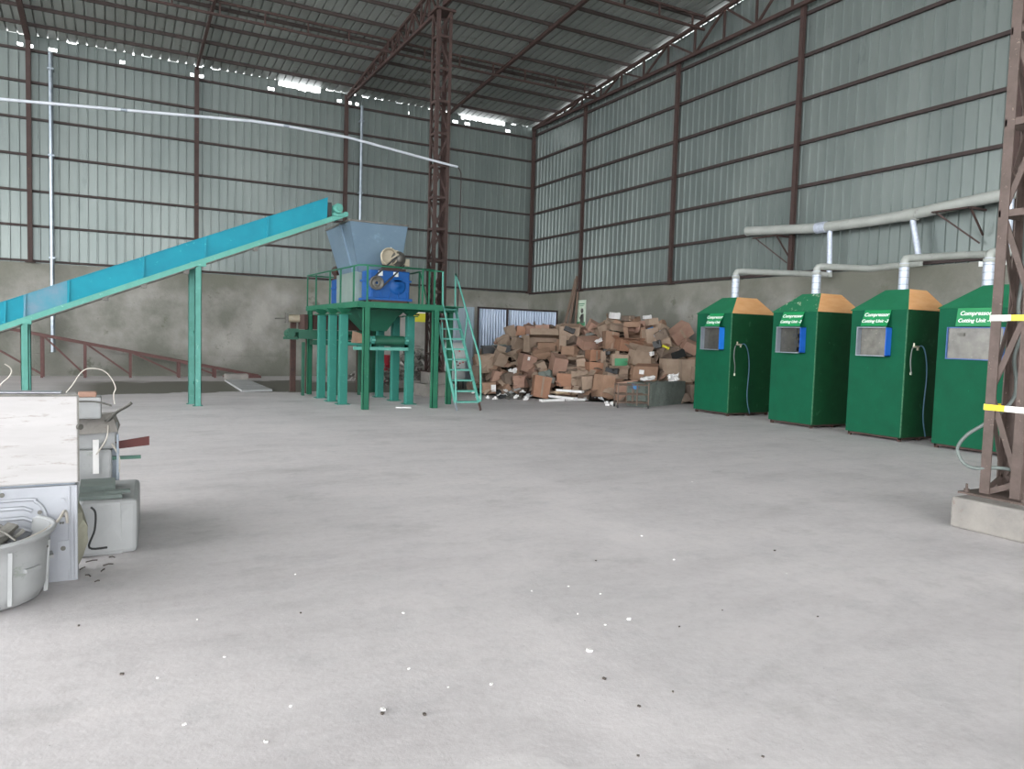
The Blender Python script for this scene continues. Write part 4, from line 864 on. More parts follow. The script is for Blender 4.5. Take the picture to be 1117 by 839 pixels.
def carton(c, w_, d_, h_, M3, kind, m_, label, tape=False, lab=None, grp=None, lean=None):
    c = Vector(c); M3 = M3.to_3x3(); t = thing('carton', c, label, 'box', grp)
    hx, hy, hz = w_/2, d_/2, h_/2
    jit = lambda k: Vector((rc.uniform(-k, k), rc.uniform(-k, k), rc.uniform(-k, k)))
    C8 = [Vector(q)+jit(.075*min(w_, h_)) for q in ((-hx, -hy, -hz), (hx, -hy, -hz), (hx, hy, -hz), (-hx, hy, -hz), (-hx, -hy, hz), (hx, -hy, hz), (hx, hy, hz), (-hx, hy, hz))]
    W8 = [c+M3 @ q for q in C8]
    b = MB(); openf = {'open': 1, 'side': 2}.get(kind)
    faces = [(3, 2, 1, 0), (4, 5, 6, 7), (0, 1, 5, 4), (1, 2, 6, 5), (2, 3, 7, 6), (3, 0, 4, 7)]
    if kind == 'crushed':
        n = 4; idx = {}
        def P(u, v, w__):
            k = (round(u*n), round(v*n), round(w__*n))
            if k not in idx:
                q = Vector(((u-.5)*w_, (v-.5)*d_, (w__-.5)*h_)); q += Vector(noise.noise_vector(q*5+c*3))*.22*min(w_, h_, d_); idx[k] = len(b.v); b.v.append(c+M3 @ q)
            return idx[k]
        for ax in range(3):
            for s in (0, 1):
                for i in range(n):
                    for j in range(n):
                        f = []
                        for (a, e) in ((i, j), (i+1, j), (i+1, j+1), (i, j+1)):
                            q = [0, 0, 0]; q[ax] = s; q[(ax+1) % 3] = a/n; q[(ax+2) % 3] = e/n; f.append(P(*q))
                        b.f.append(f); b.sm.append(False); b.mi.append(0)
        b.build('body', m_, t)
    elif kind == 'sheet':
        n = 5; vs = []
        for i in range(n+1):
            u = i/n; z = -math.cos(u*PI*2)*.0+math.sin(u*PI)*h_*.5
            for v in (-1, 1): vs.append(c+M3 @ (Vector(((u-.5)*w_, v*hy, z))+jit(.015)))
        b.add(vs, [(2*i, 2*i+2, 2*i+3, 2*i+1) for i in range(n)]); q = b.build('body', m_, t); sd = q.modifiers.new('thick', 'SOLIDIFY'); sd.thickness = .012
    else:
        b.add(W8, [f for k, f in enumerate(faces) if k != openf]); q = b.build('body', m_, t)
        if openf:
            sd = q.modifiers.new('thick', 'SOLIDIFY'); sd.thickness = .008; sd.offset = -1
            ring = (4, 5, 6, 7) if openf == 1 else (0, 1, 5, 4)
            n = (M3 @ Vector((0, 0, 1))) if openf == 1 else (M3 @ Vector((0, -1, 0)))
            cen = sum((W8[k] for k in ring), Vector())/4
            for a, e in zip(ring, ring[1:]+ring[:1]):
                A, E = W8[a], W8[e]; out = ((A+E)/2-cen).normalized(); ang = rc.uniform(.1, 2.2); L = min(w_, d_, h_)*rc.uniform(.4, .55)
                d = out*math.sin(ang)+n*math.cos(ang) if rc.random() < .85 else -out*.9+n*.3
                fb = MB(); s = (E-A)*.04; nn = (E-A).cross(d).normalized()*.003
                fb.hexa([A+s-nn, E-s-nn, E-s+d*L-nn, A+s+d*L-nn, A+s+nn, E-s+nn, E-s+d*L+nn, A+s+d*L+nn]); fb.build('flap', m_, t)
    if tape and kind in ('closed', 'open'):
        fb = MB(); q = c+M3 @ Vector((0, -hy-.006, hz*.0)); fb.obox(c+M3 @ Vector((0, -hy*1.0-.012, 0)), (w_*.12, .004, h_*.96), M3); fb.build('tape', M['cardtan'], t)
    if lab:
        fb = MB(); lx, lz, lw, lh = lab[:4]; fb.obox(c+M3 @ Vector((lx*w_, -hy-.022, lz*h_)), (lw*w_, .004, lh*h_), M3); fb.build('paper_label', lab[4] if len(lab) > 4 else M['paper'], t, label='pale paper label' if len(lab) <= 4 else 'green printed label')
    return t
def view_rot(tilt, yaw=0, pitch=0):
    base = Matrix((Vector((r0_.x, r0_.y, 0)), Vector((f_.x, f_.y, 0)).normalized(), Vector((0, 0, 1)))).transposed()
    return base @ Matrix.Rotation(R(-tilt), 3, 'Y') @ Matrix.Rotation(R(pitch), 3, 'X') @ Matrix.Rotation(R(yaw), 3, 'Z')
# px, py, width px, height px, roll, yaw, pitch, kind, material, short unique description, extras
F = [
(557, 362, 11, 13, 12, 25, 0, 'closed', 'cardtan', 'faded tan carton standing at the upper left corner of the heap'),
(568, 361, 11, 10, -3, 10, 0, 'closed', 'cardor', 'orange brown carton second from the left along the heap top'),
(579, 359.5, 14, 9, -6, 20, 10, 'closed', 'cardpink', 'pale brown carton third from the left along the heap top'),
(593, 360.5, 15, 11, 2, -20, 0, 'closed', 'cardpink', 'smooth long carton at the top left, just above the large gaping one'),
(550, 373, 13, 11, 25, 20, 20, 'crushed', 'cardtan', 'crushed grey tan carton touching the zinc gate at the left slope'),
(566, 376, 17, 13, -14, 30, 0, 'open', 'cardtan', 'open carton with a raised flap left of the large gaping one'),
(592, 376, 34, 19, 2, 8, -8, 'side', 'cardtan', 'large gaping carton lying on its side with another box inside it'),
(595, 378, 19, 10, 2, 8, 0, 'closed', 'card', 'closed box resting inside the large gaping carton'),
(591, 386.5, 20, 8, 14, -10, 20, 'closed', 'card', 'flat slanting carton in front of the large gaping one'),
(590, 399.5, 11, 10, 28, 15, 10, 'closed', 'cardtan', 'small tilted tan carton in the middle of the left half'),
(609, 398, 16, 21, -9, 18, 15, 'closed', 'cardpink', 'big pinkish carton leaning left in the middle of the left half'),
(615.5, 415, 15, 14, 0, -12, 0, 'closed', 'cardor', 'orange brown carton below the big pinkish leaning one'),
(590, 423, 19, 23, -6, 10, -6, 'closed', 'cardor', 'tall orange brown carton standing on the floor behind the white planks'),
(574, 396, 19, 20, -10, 25, 0, 'closed', 'cardpink', 'pinkish carton with a torn white label left of centre', dict(lab=(-.1, .28, .16, .2))),
(568, 416, 14, 14, 6, -20, 0, 'crushed', 'cardpink', 'crumpled pink brown carton below the one with a torn white label', ),
(529, 396, 17, 20, 4, 20, 0, 'crushed', 'cardtan', 'crushed tan carton farthest left, beside the ladder handrail'),
(545, 391, 15, 15, -25, 30, 10, 'open', 'cardtan', 'tilted open carton right of the crushed one by the ladder'),
(541, 412, 9, 15, -14, 20, 0, 'closed', 'cardpink', 'narrow upright pinkish carton low at the left end'),
(554, 414, 13, 13, 20, 35, 0, 'crushed', 'carddk', 'dull crumpled carton low at the left, right of the narrow upright one'),
(533, 423, 16, 12, 2, 10, 0, 'closed', 'card', 'carton on the floor at the far left with a large white sheet on its front', dict(lab=(.3, -.02, .34, .65))),
(627, 396, 18, 10, 3, -15, 10, 'side', 'cardtan', 'tan carton with a drooping flap right of the big pinkish leaning one'),
(629, 412, 20, 16, 5, 20, 0, 'crushed', 'cardtan', 'wide crushed tan carton low in the centre of the heap'),
(619, 363, 24, 14, -4, 12, 8, 'open', 'cardtan', 'open carton full of scraps on the top of the heap in front of the planks'),
(619, 382, 14, 9, 0, 5, 0, 'closed', 'card', 'dark brown carton just below the open carton full of scraps'),
(648.5, 357.5, 16, 11, -32, 20, 15, 'closed', 'cardpink', 'closed carton tipped steeply on the heap top near the poster'),
(657, 361, 12, 12, 30, 20, 0, 'open', 'cardtan', 'small open carton right of the steeply tipped one near the poster'),
(643, 374, 26, 10, -4, 30, 20, 'closed', 'cardpink', 'broad carton with a scuffed top above two stacked orange ones'),
(648, 388, 18, 12, 0, 25, 0, 'closed', 'cardor', 'bright orange brown carton, upper of two stacked in the centre'),
(648.5, 401, 18, 12, -3, 22, 0, 'closed', 'cardor', 'bright orange brown carton, lower of two stacked in the centre'),
(634, 398, 10, 13, 8, 0, 0, 'open', 'cardtan', 'small open carton left of the two stacked orange ones'),
(665.5, 371.5, 14, 20, -2, 15, 0, 'closed', 'card', 'upright brown carton right of the poster side of the peak'),
(675, 356, 26, 9, -8, 15, 10, 'open', 'cardtan', 'wide flat open carton near the peak of the heap'),
(686, 377, 28, 13, -3, 14, 0, 'open', 'cardor', 'large orange brown carton with a lifted flap under the peak'),
(690, 361, 18, 13, 4, -15, 10, 'side', 'card', 'brown carton lying open towards the floor at the peak'),
(699, 362, 9, 20, 8, 10, 0, 'sheet', 'cardpink', 'folded pinkish cardboard sheet hanging down at the peak'),
(709, 368, 15, 19, 10, 20, 0, 'closed', 'cardtan', 'tan carton below the blue scrap right of the peak'),
(685, 347.5, 13, 6, 0, 20, 0, 'closed', 'carddk', 'grey brown carton on the very top of the heap'),
(711, 350.5, 12, 8, 6, 20, 0, 'closed', 'cardtan', 'small carton on the top right shoulder of the heap'),
(724, 373, 17, 12, 14, -20, 0, 'crushed', 'cardtan', 'crushed carton with a yellow scrap on it, right of the peak'),
(741, 363.5, 25, 14, 38, 10, 20, 'closed', 'cardpink', 'large carton tipped down to the right at the right shoulder'),
(753, 378, 17, 12, -25, 10, 20, 'closed', 'cardpink', 'pink brown carton leaning against the farthest green booth'),
(727, 385, 22, 14, -12, 25, 0, 'crushed', 'carddk', 'grey brown crushed carton under the one with a yellow scrap'),
(662, 389, 11, 14, 0, 20, 0, 'side', 'cardtan', 'upright open carton with a dark inside right of the orange pair'),
(675.5, 394, 19, 15, 2, 8, 0, 'closed', 'cardtan', 'carton with a green printed label in the middle right', dict(lab=(0, -.05, .78, .55, M['postergreen']))),
(697, 391, 22, 17, -8, 20, 0, 'open', 'cardtan', 'open tan carton right of the green labelled one'),
(712, 391, 9, 14, -35, 10, 0, 'sheet', 'cardtan', 'loose cardboard flap standing up in the right half'),
(671, 406, 24, 12, -4, 15, 10, 'open', 'cardtan', 'open carton with black scraps inside above the trolley'),
(701, 406.5, 28, 16, -5, 14, 4, 'open', 'card', 'open carton with a white label, right of the one holding black scraps', dict(lab=(-.2, .1, .2, .3))),
(738, 403.5, 34, 25, 2, 12, 0, 'closed', 'cardtan', 'biggest tan carton, resting behind the grey green block'),
(756, 394, 12, 9, 4, 0, 0, 'closed', 'card', 'small brown carton above the biggest tan one, beside the booth'),
(757, 408, 8, 16, 0, 10, 0, 'closed', 'cardtan', 'narrow carton squeezed between the biggest tan one and the booth'),
(638, 417, 13, 16, 4, 20, 0, 'open', 'cardtan', 'open carton spilling white scraps low in the centre'),
(659, 421, 18, 25, -6, 26, 0, 'closed', 'card', 'tall brown carton standing behind the left end of the trolley'),
(682, 426, 22, 21, 2, 4, 0, 'closed', 'cardpink', 'pinkish carton on the floor directly behind the trolley'),
(755, 429, 12, 19, 4, 10, 0, 'crushed', 'carddk', 'dark torn carton on the floor between the block and the booth'),
(560, 391, 18, 9, -30, 0, 30, 'sheet', 'cardtan', 'flat cardboard sheet slanting above the pinkish labelled carton'),
(519, 407, 8, 18, 0, 0, 0, 'closed', 'carddk', 'dull carton seen through the ladder at the left end'),
]
feat = []
for k, it in enumerate(F):
    px, py, wp, hp_, ro, ya, pi_, kind, mk, lab = it[:10]; ex = it[10] if len(it) > 10 else {}
    dd = depth(px, py+hp_*.25)
    if k == 7: dd += .12
    s = dd/FPX; w_, h_ = wp*s*.97, hp_*s*.97; d_ = min(.5, max(.22, (w_+h_)/2*.9))
    if kind == 'side': d_ = .45
    if kind == 'sheet': d_ = .3
    c = at(px, py, D=dd+d_*.35); ext = h_*.5*abs(math.cos(R(ro)))+w_*.5*abs(math.sin(R(ro)))
    if c.z < ext+.01: c.z = ext+.01
    lab = lab if 'carton' in lab or 'box' in lab or 'cardboard' in lab else lab
    carton(c, w_*(.9 if ya > 22 else 1), d_, h_, view_rot(ro, ya*.8, pi_), kind, M[mk], lab, tape=(k % 3 == 0), **ex); feat.append((px, py, lab))
# smaller filler cartons in the gaps
short = lambda l: l
nf = 0; used_labels = {}
kinds = ['closed', 'crushed', 'open', 'crushed', 'closed', 'sheet']; mk_ = ['cardtan', 'card', 'carddk', 'cardpink', 'cardtan', 'card']
adj = {'cardtan': 'faded tan', 'card': 'brown', 'carddk': 'grey brown', 'cardpink': 'pinkish'}
kn = {'closed': 'closed carton', 'crushed': 'crushed carton', 'open': 'open carton', 'sheet': 'cardboard sheet'}
rf = random.Random(5)
for row in range(7):
    for ci in range(19):
        px = 522+ci*12.8+rf.uniform(-5, 5); yf_, yt = interp(px, YFR), interp(px, YTP); t = (row+.5)/7+rf.uniform(-.06, .06); py = yf_+(yt-yf_)*t
        if px > 758: continue
        j = rf.randrange(6); kind, mk = kinds[j], mk_[rf.randrange(6)]; dd = depth(px, py)+.22; s = rf.uniform(.22, .38)
        w_, h_, d_ = s, s*rf.uniform(.5, .9), s*rf.uniform(.6, 1)
        c = at(px, py, D=dd+.1); ro = rf.uniform(-40, 40); ext = max(w_, h_)*.55
        if c.z < ext: c.z = ext*.9
        if row == 0: c += Vector((f_.x, f_.y, 0))*.25
        n_ = min(feat, key=lambda q: (q[0]-px)**2+(q[1]-py)**2); dx, dy = px-n_[0], py-n_[1]
        rel = ('just right of' if dx > 0 else 'just left of') if abs(dx) > abs(dy) else ('just below' if dy > 0 else 'just above')
        lb = None
        base = n_[2].split(' ')
        for size in ('small', 'half buried', 'tattered', 'tilted', 'little', 'torn'):
            l = '%s %s %s %s the %s' % (size, adj[mk], kn[kind], rel, n_[2]); l = ' '.join(l.split(' ')[:16])
            if l not in used_labels: lb = l; break
        used_labels[lb] = 1
        carton(c, w_, d_, h_, view_rot(ro, rf.uniform(-60, 60), rf.uniform(-30, 30)), kind, M[mk], lb, grp='small cartons filling the gaps of the heap'); nf += 1
# loose flaps scattered over the surface
k = 0
for row in range(5):
    for ci in range(12):
        px = 528+ci*19.5+rf.uniform(-8, 8); yf_, yt = interp(px, YFR), interp(px, YTP); py = yf_+(yt-yf_)*((row+.5)/5+rf.uniform(-.08, .08))
        if px > 757: continue
        dd = depth(px, py)-.02; s = rf.uniform(.2, .36); mk = mk_[rf.randrange(6)]; c = at(px, py, D=dd); c.z = max(c.z, .12)
        n_ = min(feat, key=lambda q: (q[0]-px)**2+(q[1]-py)**2)
        carton(c, s, s*.7, s*.25, view_rot(rf.uniform(-50, 50), rf.uniform(-60, 60), rf.uniform(-10, 60)), 'sheet', M[mk], ' '.join(('loose %s flap lying against the %s' % (adj[mk], n_[2])).split(' ')[:16]), grp='loose cardboard flaps on the heap'); k += 1
# things lying on and among the cartons
def lump(px, py, wp, hp_, m_, name, label, cat, ro=0, dz=0, flatk=.5, dd=-.28, grp=None):
    d = depth(px, py)+dd; s = d/FPX; b = MB(); c = at(px, py, D=d); w_, h_ = wp*s, hp_*s; c.z = max(c.z, h_*.5+.005)
    rr = random.Random(int(px*7+py)); M3 = view_rot(ro, rr.uniform(-30, 30), rr.uniform(-15, 15))
    if m_ is M['paper']:
        n = 6; dp = max(.08, w_*flatk); base = [[c+M3 @ (Vector(((i/n-.5)*w_*1.1, rr.uniform(-.5, .5)*dp*.6, (j/n-.5)*h_*1.1))+Vector((rr.uniform(-.1, .1)*w_, 0, rr.uniform(-.12, .12)*h_))) for j in range(n+1)] for i in range(n+1)]
        vs = [v for r__ in base for v in r__]; b.add(vs, [(i*(n+1)+j, (i+1)*(n+1)+j, (i+1)*(n+1)+j+1, i*(n+1)+j+1) for i in range(n) for j in range(n)]); q = b.build(name, m_); sd = q.modifiers.new('thick', 'SOLIDIFY'); sd.thickness = .006
        return tag(q, label, cat, grp)
    b.obox(c, (w_, max(.08, w_*flatk), h_), M3); b.obox(c+M3 @ Vector((w_*.2, -.02, h_*.3)), (w_*.5, w_*flatk*.7, h_*.5), view_rot(ro+15, 20)); 
    return tag(b.build(name, m_, bevel=.006), label, cat, grp)
lump(670.5, 344.5, 11, 6.5, M['foam'], 'foam_box', 'small white foam box perched on the top of the heap', 'box', -5)
lump(706, 346, 9, 3.5, M['foam'], 'foam_piece', 'white foam piece on the top right of the peak', 'foam', 5)
lump(710, 360, 6, 5, M['bluebit'], 'plastic_scrap', 'bright blue scrap hanging on the right side of the peak', 'scrap', 20)
lump(718, 364, 10, 3, M['block'], 'plastic_strip', 'pale strip beside the bright blue scrap', 'scrap', 35)
lump(726, 379, 8, 2.2, M['yellow'], 'plastic_strip', 'thin yellow scrap lying on a crushed carton', 'scrap', -22)
lump(740, 387, 14, 8, M['black'], 'plastic_scrap', 'black plastic scrap tucked under the right shoulder', 'scrap', 20)
lump(722, 365, 14, 9, M['carddk'], 'plastic_scrap', 'dull brown scrap below the tipped carton on the right', 'scrap', 30)
lump(717, 376, 9, 8, M['black'], 'plastic_scrap', 'small black scrap left of the yellow strip', 'scrap', 10)
lump(668, 404, 14, 5, M['black'], 'plastic_scrap', 'black scraps lying in the open carton above the trolley', 'scrap', -8)
lump(662, 384, 8, 6, M['black'], 'plastic_scrap', 'black scrap inside the upright open carton', 'scrap', 0)
lump(621, 360, 12, 5, M['black'], 'plastic_scrap', 'black tangle on the open carton in front of the planks', 'scrap', -20, dd=-.35)
lump(616, 358, 7, 4, M['paper'], 'paper_scrap', 'white crumpled paper on the open carton in front of the planks', 'paper', 30, dd=-.4)
lump(595, 409, 14, 8, M['rubble'], 'wire_bundle', 'grey green bundle lying on the tall orange carton', 'scrap', 10)
lump(600, 414, 10, 6, M['scrapm'], 'wire_bundle', 'grey metal bundle right of the grey green one', 'scrap', -20)
lump(559, 405, 9, 5, M['paper'], 'paper_scrap', 'white paper left of the pinkish labelled carton', 'paper', 15)
lump(653, 372, 8, 3.5, M['paper'], 'paper_scrap', 'white paper on the broad scuffed carton', 'paper', 30)
lump(711, 386, 5, 4, M['paper'], 'paper_scrap', 'white paper beside the standing cardboard flap', 'paper', 10)
lump(735, 412, 11, 7, M['paper'], 'paper_scrap', 'white crumpled paper on the grey green block', 'paper', 10, dd=-.45)
lump(706, 413, 14, 4, M['paper'], 'paper_scrap', 'white scraps left of the crumpled paper on the block', 'paper', 10, dd=-.4)
# dark crate at the left end
d = depth(541, 381)-.1; c = at(541, 382, D=d); M3 = view_rot(2, 10); w_ = 30*d/FPX; t = thing('plastic_crate', c, 'black plastic crate lying on the left slope below the zinc gate', 'crate')
b = MB(); b.obox(c, (w_, .4, .20), M3); b.build('body', M['black'], t)
b = MB(); b.obox(c+M3 @ Vector((0, 0, .12)), (w_*1.05, .44, .03), M3); b.build('rim', M['black'], t)
b = MB(); b.obox(c+M3 @ Vector((w_*.1, -.05, .15)), (w_*.5, .2, .03), M3); b.build('lid_scrap', M['rubble'], t)
# white planks and white debris in front
for k, (x0, y0, x1, y1, z, l) in enumerate(((590, 437, 614, 436, .03, 'white board lying nearest on the floor before the heap'), (600, 432, 628, 435, .09, 'white board lying askew across the nearest one'), (601, 428, 622, 428, .18, 'cream board on top of the white ones'), (608, 425.5, 636, 427.5, .24, 'pale board at the top of the board pile'), (618, 436, 637, 436, .04, 'short white board at the right end of the board pile'))):
    A = at(x0, y0, Z=z); B_ = at(x1, y1, Z=z); b = MB(); b.bar(A, B_, .13, .055); tag(b.build('board', M['cardor'] if k == 9 else (M['paper'] if k != 2 else mat('cream_board', 'd9c4a4', 'c9b08e', rough=.7))), l, 'board', 'white boards before the heap')
rd = random.Random(9)
whites = [(545, 431, 5), (551, 432, 6), (557, 429, 7), (563, 433, 6), (570, 428, 9), (576, 432, 9), (574, 435, 7), (552, 427, 7), (566, 426, 12), (540, 435, 6), (532, 434, 4), (640, 430, 8), (646, 428, 7), (650, 433, 6), (656, 437, 7), (662, 438, 6), (643, 422, 7), (638, 436, 7), (652, 424, 6), (668, 439, 5), (672, 436, 4), (516, 428, 5), (521, 433, 5), (700, 417, 8)]
for k, (x, y, wd) in enumerate(whites):
    g_ = at(x, interp(x, YFR)+1.5 if y > 437 else y, Z=max(.03, (438-y)*.013)); s = wd*18/FPX; b = MB()
    M3 = Euler((rd.uniform(-.4, .4), rd.uniform(-.4, .4), rd.uniform(0, 3))).to_matrix(); b.obox(g_, (s, s*rd.uniform(.4, .9), rd.uniform(.02, .07)), M3); b.obox(g_+Vector((0, 0, .03)), (s*.4, s*.3, .05), M3)
    lo = min(v.z for v in b.v); 
    for v in b.v: v.z += max(0, .002-lo)
    tag(b.build('foam_piece', [M['paper'], M['foam'], M['block']][k % 3]), 'white broken piece lying at the foot of the carton heap', 'debris', 'white broken pieces at the foot of the heap')
for k, (x, y, wd) in enumerate([(548, 433, 9), (556, 434, 10), (562, 431, 7), (566, 434, 8), (544, 428, 6), (553, 430, 6), (646, 434, 5), (700, 420, 4), (638, 421, 5)]):
    g_ = at(x, y, Z=max(.04, (436-y)*.02)); s = wd*18/FPX; b = MB(); M3 = Euler((rd.uniform(-.3, .3), rd.uniform(-.3, .3), rd.uniform(0, 3))).to_matrix(); b.obox(g_, (s, s*.5, .06), M3); b.obox(g_+M3 @ Vector((s*.2, 0, .04)), (s*.3, s*.3, .04), M3)
    lo = min(v.z for v in b.v); 
    for v in b.v: v.z += max(0, .002-lo)
    tag(b.build('plastic_scrap', [M['black'], M['greycast']][k % 2]), 'dark broken piece lying at the foot of the carton heap', 'debris', 'dark broken pieces at the foot of the heap')

# grey green concrete block and wheeled trolley
b = MB(); p0 = Vector((11.12, 13.98, 0)); p1 = Vector((12.95, 14.66, 0)); nrm = Vector((-.35, .94, 0))*.5; n = 14; vs = []
for i in range(n+1):
    p = p0.lerp(p1, i/n)
    for j, (off, z) in enumerate(((0, 0), (-.02, .2), (0, .42), (.02, .565), (.5, .57), (1, .56), (1, 0))):
        q = p+nrm*off; q.z = z; q += Vector(noise.noise_vector(q*6))*.03 if z > 0 else Vector(); vs.append(q)
b.add(vs, [(i*7+j, (i+1)*7+j, (i+1)*7+j+1, i*7+j+1) for i in range(n) for j in range(6)]+[tuple(range(7)), tuple(n*7+k for k in reversed(range(7)))])
tag(b.build('rubble_block', M['rubble']), 'low grey green rough block in front of the cartons beside the trolley', 'block')
t = thing('trolley', (10.5, 13.9, 0), 'small rusty wire trolley on castors in front of the carton heap', 'trolley')
A = Vector((10.33, 13.98, 0)); ux = Vector((.80, -.36, 0)).normalized(); uy = Vector((.36, .80, 0)).normalized(); Wd, Dp = .72, .38
def Q(a, b_, z): return A+ux*a+uy*b_+Vector((0, 0, z))
for a in (0, Wd*.62, Wd):
    for d in (0, Dp):
        zt_ = .56 if a < Wd*.9 else .60
        b = MB(); b.cyl(Q(a, d, .07), Q(a, d, zt_), .018, n=8); b.build('upright', M['chrome'], t)
for z in (.13, .32, .54):
    for (p, q) in ((Q(0, 0, z), Q(Wd, 0, z)), (Q(0, Dp, z), Q(Wd, Dp, z)), (Q(0, 0, z), Q(0, Dp, z)), (Q(Wd, 0, z), Q(Wd, Dp, z))): b = MB(); b.cyl(p, q, .016, n=8); b.build('rail', M['chrome'], t)
for a in (.2, .33): b = MB(); b.cyl(Q(a*1.0, 0, .13), Q(a, 0, .54), .012, n=6); b.build('wire', M['chrome'], t)
b = MB(); b.prism([Q(0, 0, .12), Q(Wd, 0, .12), Q(Wd, Dp, .12), Q(0, Dp, .12)], (0, 0, .01)); b.build('tray', M['chrome'], t)
for a in (0, Wd):
    for d in (0, Dp): b = MB(); p = Q(a, d, .035); b.cyl(p-ux*.015, p+ux*.015, .035, n=14); b.cyl(Q(a, d, .035), Q(a, d, .09), .01, n=6); b.build('castor', M['black'], t)
b = MB(); b.obox(Q(.40, .05, .50), (.15, .1, .11), Euler((0, .2, -.4)).to_matrix()); tag(b.build('plastic_scrap', M['bluebit']), 'blue scrap hanging on the top rail of the trolley', 'scrap')

# ------------------------------------------------------------------ scrap appliances at the left edge
t = thing('white_appliance', (-.7, 5.45, .59), 'dirty white appliance cabinet lying on a pressed zinc one at the left edge', 'appliance')
b = MB(); b.hexa([(-1.35, 5.15, .60), (-.175, 5.15, .60), (-.19, 5.36, .60), (-1.35, 5.36, .60), (-1.35, 5.15, 1.145), (-.175, 5.15, 1.135), (-.19, 5.36, 1.135), (-1.35, 5.36, 1.145)]); b.build('cabinet_shell', M['whitebox'], t, bevel=.012)
b = MB(); b.bar((-1.35, 5.146, 1.140), (-.18, 5.146, 1.130), .006, .012); b.bar((-.178, 5.146, 1.13), (-.178, 5.146, .61), .008, .012, up=(0, 1, 0)); b.build('dark_trim', M['greycast'], t)
b = MB(); b.cyl((-.177, 5.155, .94), (-.165, 5.14, .94), .018, n=10); b.build('screw_boss', M['greycast'], t)
b = MB(); b.hexa([(-.9, 5.2, 1.145), (-.27, 5.2, 1.14), (-.27, 5.35, 1.14), (-.9, 5.35, 1.145), (-.9, 5.2, 1.152), (-.27, 5.2, 1.145), (-.27, 5.35, 1.145), (-.9, 5.35, 1.152)]); b.build('top_sheet', M['pressed'], t)
t = thing('pressed_panel_appliance', (-.6, 5.5, 0), 'zinc cabinet with a pressed back panel under the white one', 'appliance')
b = MB(); b.box((-1.3, 5.17, 0), (-.19, 5.40, .585)); b.build('cabinet_shell', M['pressed'], t, bevel=.01)
pn = MB(); yq = 5.17
pn.box((-1.3, yq-.008, 0), (-.185, yq, .585)); pn.box((-.205, yq-.02, .01), (-.185, yq-.006, .58)); pn.box((-.235, yq-.014, .01), (-.222, yq-.006, .58))
pnl = pn.build('back_panel', M['pressed'], t, bevel=.004)
q = MB()   # raised oval and bars
pts = [(-1.2, yq-.012, .50), (-.48, yq-.012, .515), (-.40, yq-.012, .50), (-.355, yq-.012, .44), (-.345, yq-.012, .34), (-.37, yq-.012, .25), (-.42, yq-.012, .2), (-1.2, yq-.012, .19)]
q.tube(catmull(pts, 6), .010, 8); q.build('pressed_ridge', M['pressed'], pnl)
q = MB()
for z in (.46, .40, .335): q.tube([(-1.2, yq-.008, z), (-.46, yq-.008, z+.006), (-.42, yq-.006, z-.015)], .013, 8, flat=1)
q.build('pressed_ridge', M['pressed'], pnl)
q = MB(); q.box((-.29, yq-.014, .06), (-.232, yq-.006, .25)); q.build('pressed_recess', M['pressed'], pnl)
for x, z, r in ((-.262, .205, .014), (-.38, .435, .012), (-.262, .50, .012), (-.565, .55, .013), (-.262, .36, .006), (-.275, .36, .006)): q = MB(); q.cyl((x, yq-.02, z), (x, yq-.005, z), r, n=12); q.build('screw_hole', M['greycast'] if r != .012 or z < .45 else M['pressed'], pnl)
q = MB(); q.prism([(-.278, yq-.016, .395), (-.25, yq-.016, .395), (-.264, yq-.016, .42)], (0, .01, 0)); q.build('pressed_mark', M['greycast'], pnl)
b = MB(); b.box((-1.1, 5.2, .585), (-.2, 5.36, .6)); b.build('top_edge', M['hood'], t)
# tub in front, with a rim and scrap inside
t = thing('washer_tub', (-.62, 4.95, 0), 'grey plastic washing machine tub with scrap inside at the left edge', 'tub')
cx, cy = -.665, 4.93; prof = [(.0, .005), (.25, .005), (.30, .03), (.335, .10), (.345, .26), (.352, .36), (.365, .365), (.365, .385), (.34, .385), (.325, .10), (0, .06)]
b = MB(); n = 40; vs = []
for r, z in prof:
    for k in range(n):
        a = 2*PI*k/n; rr = r*(1+.03*abs(math.sin(3*a))) ; vs.append((cx+rr*math.cos(a), cy+.95*rr*math.sin(a)-.0, z+(.02*math.sin(a+1) if z > .3 else 0)))
b.add(vs, [(a*n+k, a*n+(k+1) % n, (a+1)*n+(k+1) % n, (a+1)*n+k) for a in range(len(prof)-1) for k in range(n)], True); sh = b.build('tub_shell', M['tub'], t)
b = MB(); pts = [(cx+.372*math.cos(a), cy+.355*math.sin(a), .385+.02*math.sin(a+1)) for a in [2*PI*k/36 for k in range(37)]]; b.tube(pts, .014, 8); b.build('rim', M['tub'], t)
b = MB()
for a in (-1.9, -1.0, -.2, .5): b.bar((cx+.338*math.cos(a), cy+.325*math.sin(a), .05), (cx+.352*math.cos(a), cy+.338*math.sin(a), .34), .02, .02); b.obox((cx+.35*math.cos(a+.35), cy+.34*math.sin(a+.35), .22), (.03, .10, .02), Euler((0, 0, a+.35)).to_matrix())
b.build('moulded_rib', M['tub'], t)
b = MB(); b.tube(catmull([(-.70, 4.62, .37), (-.46, 4.70, .375), (-.30, 4.95, .40), (-.25, 5.12, .44), (-.24, 5.15, .36)], 8), .008, 8); tag(b.build('bent_rod', M['cable']), 'thin pale bent rod resting over the tub rim', 'rod')
rt_ = random.Random(4); b = MB()
